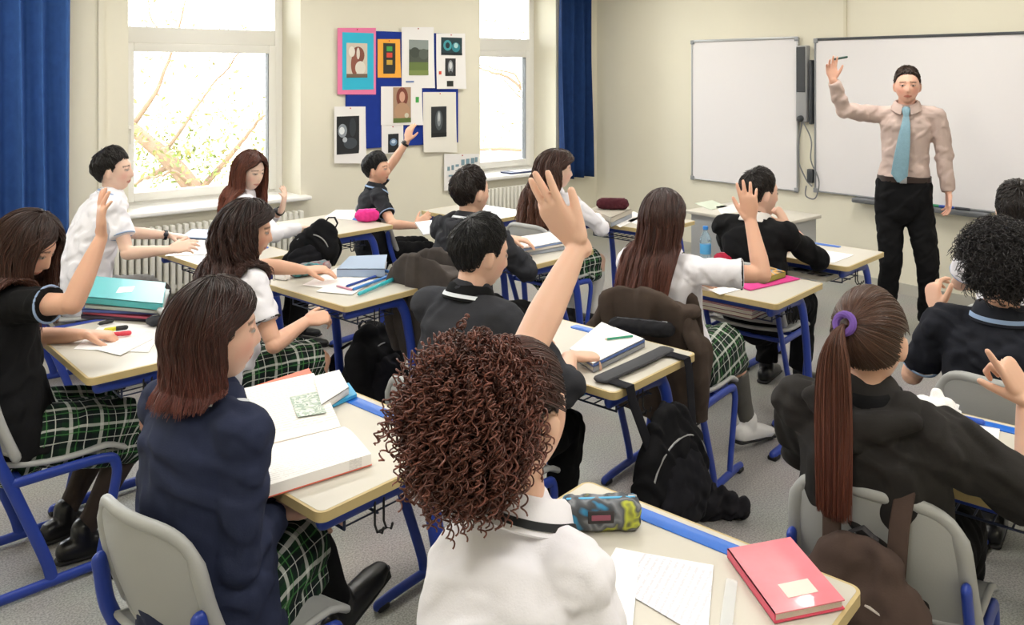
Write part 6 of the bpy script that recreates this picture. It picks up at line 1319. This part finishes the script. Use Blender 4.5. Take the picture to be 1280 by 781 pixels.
BK = fabric('bag_black', '#141417', .2); BK2 = fabric('bag_black2', '#1d1d22', .15); BB = fabric('bag_brown', '#4a3c36', .15); BB2 = fabric('bag_grey', '#3d3b3d', .12); JB = fabric('jacket_brown', '#4b4039', .15); JG = fabric('jacket_grey', '#4c4643', .15)
c = Wz(470, 470, .16)
backpack((c[0], c[1], 0), 1.0, -.08, BK, BK2, 'black backpack standing on the floor beside the pen strewn desk', w=.17, d=.12, h=.20, seed=2)
# black bag on the second desk of that row
c = W(383, 318, 4.6); o = backpack((W(372, 318, 4.75)[0], 4.75, .62), -.3, .0, BK, BK2, 'black bag leaning upright beyond the wavy haired girl', w=.13, d=.07, h=.19, seed=4); o.rotation_euler = (.15, .55, -.1)
def chair_frame(ob): a = ob.rotation_euler[2]; return V3(ob.location[0], ob.location[1], 0), Rz(a)
CH = {o.get('label'): o for o in bpy.data.objects if o.get('category') == 'chair'}
def find_chair(s): return [o for l, o in CH.items() if s in l][0]
# jackets draped on chair backs
def jacket(ch, m, label, drop=.34, seed=0, w=.215, sleeve=True, col=None):
    p, R = chair_frame(ch); o = empty('jacket', p, ch.rotation_euler[2]); tag(o, label, 'jacket'); mb = MB()
    for y, zb in ((-.325, .80-drop), (-.165, .80-drop*.45)):
        mb.tube([(0, y+(.06 if y < -.3 else .0), zb), (0, y+.045, .62), (0, y+.02, .80)], [(w*1.02, .022), (w, .022), (w*.96, .02)], side=(1, 0, 0), n=26, sq=4)
    mb.tube([(-w*.9, -.255, .825), (w*.9, -.255, .825)], (.06, .025), side=(0, 1, 0), n=16)
    soft('jacket_body', mb, m, o, (0, 0, 0), .008, 5, .008, 11, seed, (1, 1, .35))
    if sleeve:
        for sx in (-1, 1):
            mb = MB(); mb.tube([(sx*w*.85, -.27, .80), (sx*(w+.035), -.26, .68), (sx*(w+.03), -.24, .50), (sx*(w+.02), -.23, .38)], [(.05, .035), (.055, .04), (.05, .036), (.045, .03)], side=(0, 1, 0), n=16, round_=False); soft('jacket_sleeve', mb, m, o, (0, 0, 0), .008, 3, .008, 18, seed+sx+3, (1, 1, .5))
    return o
jacket(find_chair('brown jacket under'), JB, 'brown jacket draped on the chair of the very long haired girl', seed=3)
jacket(find_chair('brown grey jacket'), JG, 'grey brown jacket draped on the chair of the dark hoodie boy', seed=5)
# brown backpack hung behind the ponytail girl
p, R = chair_frame(find_chair('brown backpack')); q = p+R@V3(0, -.335, 0); o = backpack((q[0], q[1], .24), find_chair('brown backpack').rotation_euler[2], .06, BB, BB2, 'brown backpack with grey pocket hanging on the chair of the ponytail girl', w=.17, d=.085, h=.225, seed=6, straps=False, zc='#c9c0b8')
for sx in (-1, 1):
    mb = MB(); mb.tube([(sx*.07, .03, .40), (sx*.075, .06, .52), (sx*.08, .10, .585), (sx*.08, .16, .52), (sx*.08, .15, .40)], (.022, .005), side=(1, 0, 0), n=10, sq=3); put('shoulder_strap', mb, BB, o)
# black bag hung from the writing boy's desk by straps over its top
c_, f_, r_ = D[10][1], D[10][2], D[10][3]; X3 = V3(*r_, 0); Y3 = V3(*f_, 0); Cc = V3(*c_, 0); a10 = math.atan2(f_[1], f_[0])-PI/2
q = Cc+X3*.415-Y3*.02; o = backpack((q[0], q[1], .22), a10+PI/2, 0, BK, BK2, 'black bag hanging from the side of the desk with the strap on top', w=.20, d=.06, h=.19, straps=False, seed=8); Mi = np.linalg.inv(Rz(a10+PI/2))
def loc_(P): return [Mi@(V3(p)-V3(q[0], q[1], .22)) for p in P]
for y0 in (-.20, .17):
    Pw = [Cc+X3*.42+Y3*y0*.7+UP*.50, Cc+X3*.375+Y3*y0+UP*.70, Cc+X3*.365+Y3*y0+UP*.748, Cc+X3*.30+Y3*y0+UP*.749, Cc+X3*.25+Y3*y0*.8+UP*.750]
    mb = MB(); mb.tube(loc_(Pw), (.024, .004), side=Mi@Y3, n=10, sq=3); put('shoulder_strap', mb, BK2, o)
mb = MB(); mb.tube(loc_([Cc+X3*.26-Y3*.22+UP*.752, Cc+X3*.27+UP*.756, Cc+X3*.26+Y3*.20+UP*.752]), (.030, .008), side=Mi@X3, n=12, sq=3); put('strap_pad', mb, mat('strap_pad', '#3b3c40', .8), o)
c = Wz(880, 628, .05); mb = MB(); mb.tube([(-.10, .06, .05), (0, 0, .06), (.12, -.03, .05)], [(.06, .05), (.08, .06), (.05, .04)], n=16); me = remesh(mb, .008, 3); v = wrinkle(get_v(me), get_n(me), .018, 22, 5); v[:, 2] = np.maximum(v[:, 2], 0); set_v(me, v); o = link('dark_scarf', me, fabric('scarf', '#232226', .3)); o.location = (c[0], c[1], 0); tag(o, 'dark crumpled cloth lying on the floor below the hanging black bag', 'cloth')
# cyan box in the rack of that desk
qq = Cc-X3*.02-Y3*.12+UP*.618; o = empty('folder_box', qq, a10); mb = MB(); mb.rbox((0, 0, .03), (.12, .09, .028), .004, n=3); link('folder_body', mb.mesh('fb'), mat('cover_cyan', '#38a9cc', .4), o); tag(o, 'cyan folder box lying in the rack of the writing boy', 'folder')
# watches on wrists
for key, q, lb in (('window_boy', 'L', 'black watch on the far wrist of the boy in white by the window'), ('small', 'L', 'black watch on the raised wrist below the notice board'), ('chin', 'R', 'black watch on the wrist under the leaning chin'), ('red', 'L', 'dark bracelet watch on the wrist of the red haired girl')):
    watch(key, PEOPLE[key], q, lb)
# ---------------------------------------------------------------- light, sky, camera
w = bpy.data.worlds.new('sky'); S.world = w; w.use_nodes = True; bg = w.node_tree.nodes['Background']; bg.inputs['Color'].default_value = (.93, .97, 1.0, 1); bg.inputs['Strength'].default_value = SKY
l = bpy.data.lights.new('sun', 'SUN'); l.energy = SUN; l.angle = .03; l.color = (1, .95, .85); lo = bpy.data.objects.new('sun', l); COL.objects.link(lo)
d = unit(-BX*.75+AX*.3-UP*.8); lo.rotation_euler = Vector(d).to_track_quat('-Z', 'Y').to_euler(); lo['kind'] = 'structure'
cam = bpy.data.cameras.new('camera'); co = bpy.data.objects.new('camera', cam); COL.objects.link(co); co.location = (0, 0, EYE); co.rotation_euler = (PI/2, 0, 0)
cam.sensor_fit = 'HORIZONTAL'; cam.sensor_width = 36; cam.lens = 36*F/1280; cam.shift_y = -(390.5-CV)/1280; cam.clip_start = .05; cam.clip_end = 200; S.camera = co
cam.dof.use_dof = False
S.view_settings.view_transform = 'Standard'; S.view_settings.look = 'None'; S.view_settings.gamma = 1; S.view_settings.exposure = EXPO; S.view_settings.use_curve_mapping = False
S.cycles.use_denoising = True; S.cycles.max_bounces = 8; S.cycles.diffuse_bounces = 4; S.cycles.sample_clamp_indirect = 6
for o in bpy.data.objects:
    for q_ in ('_org', '_pr'):
        if q_ in o: del o[q_]
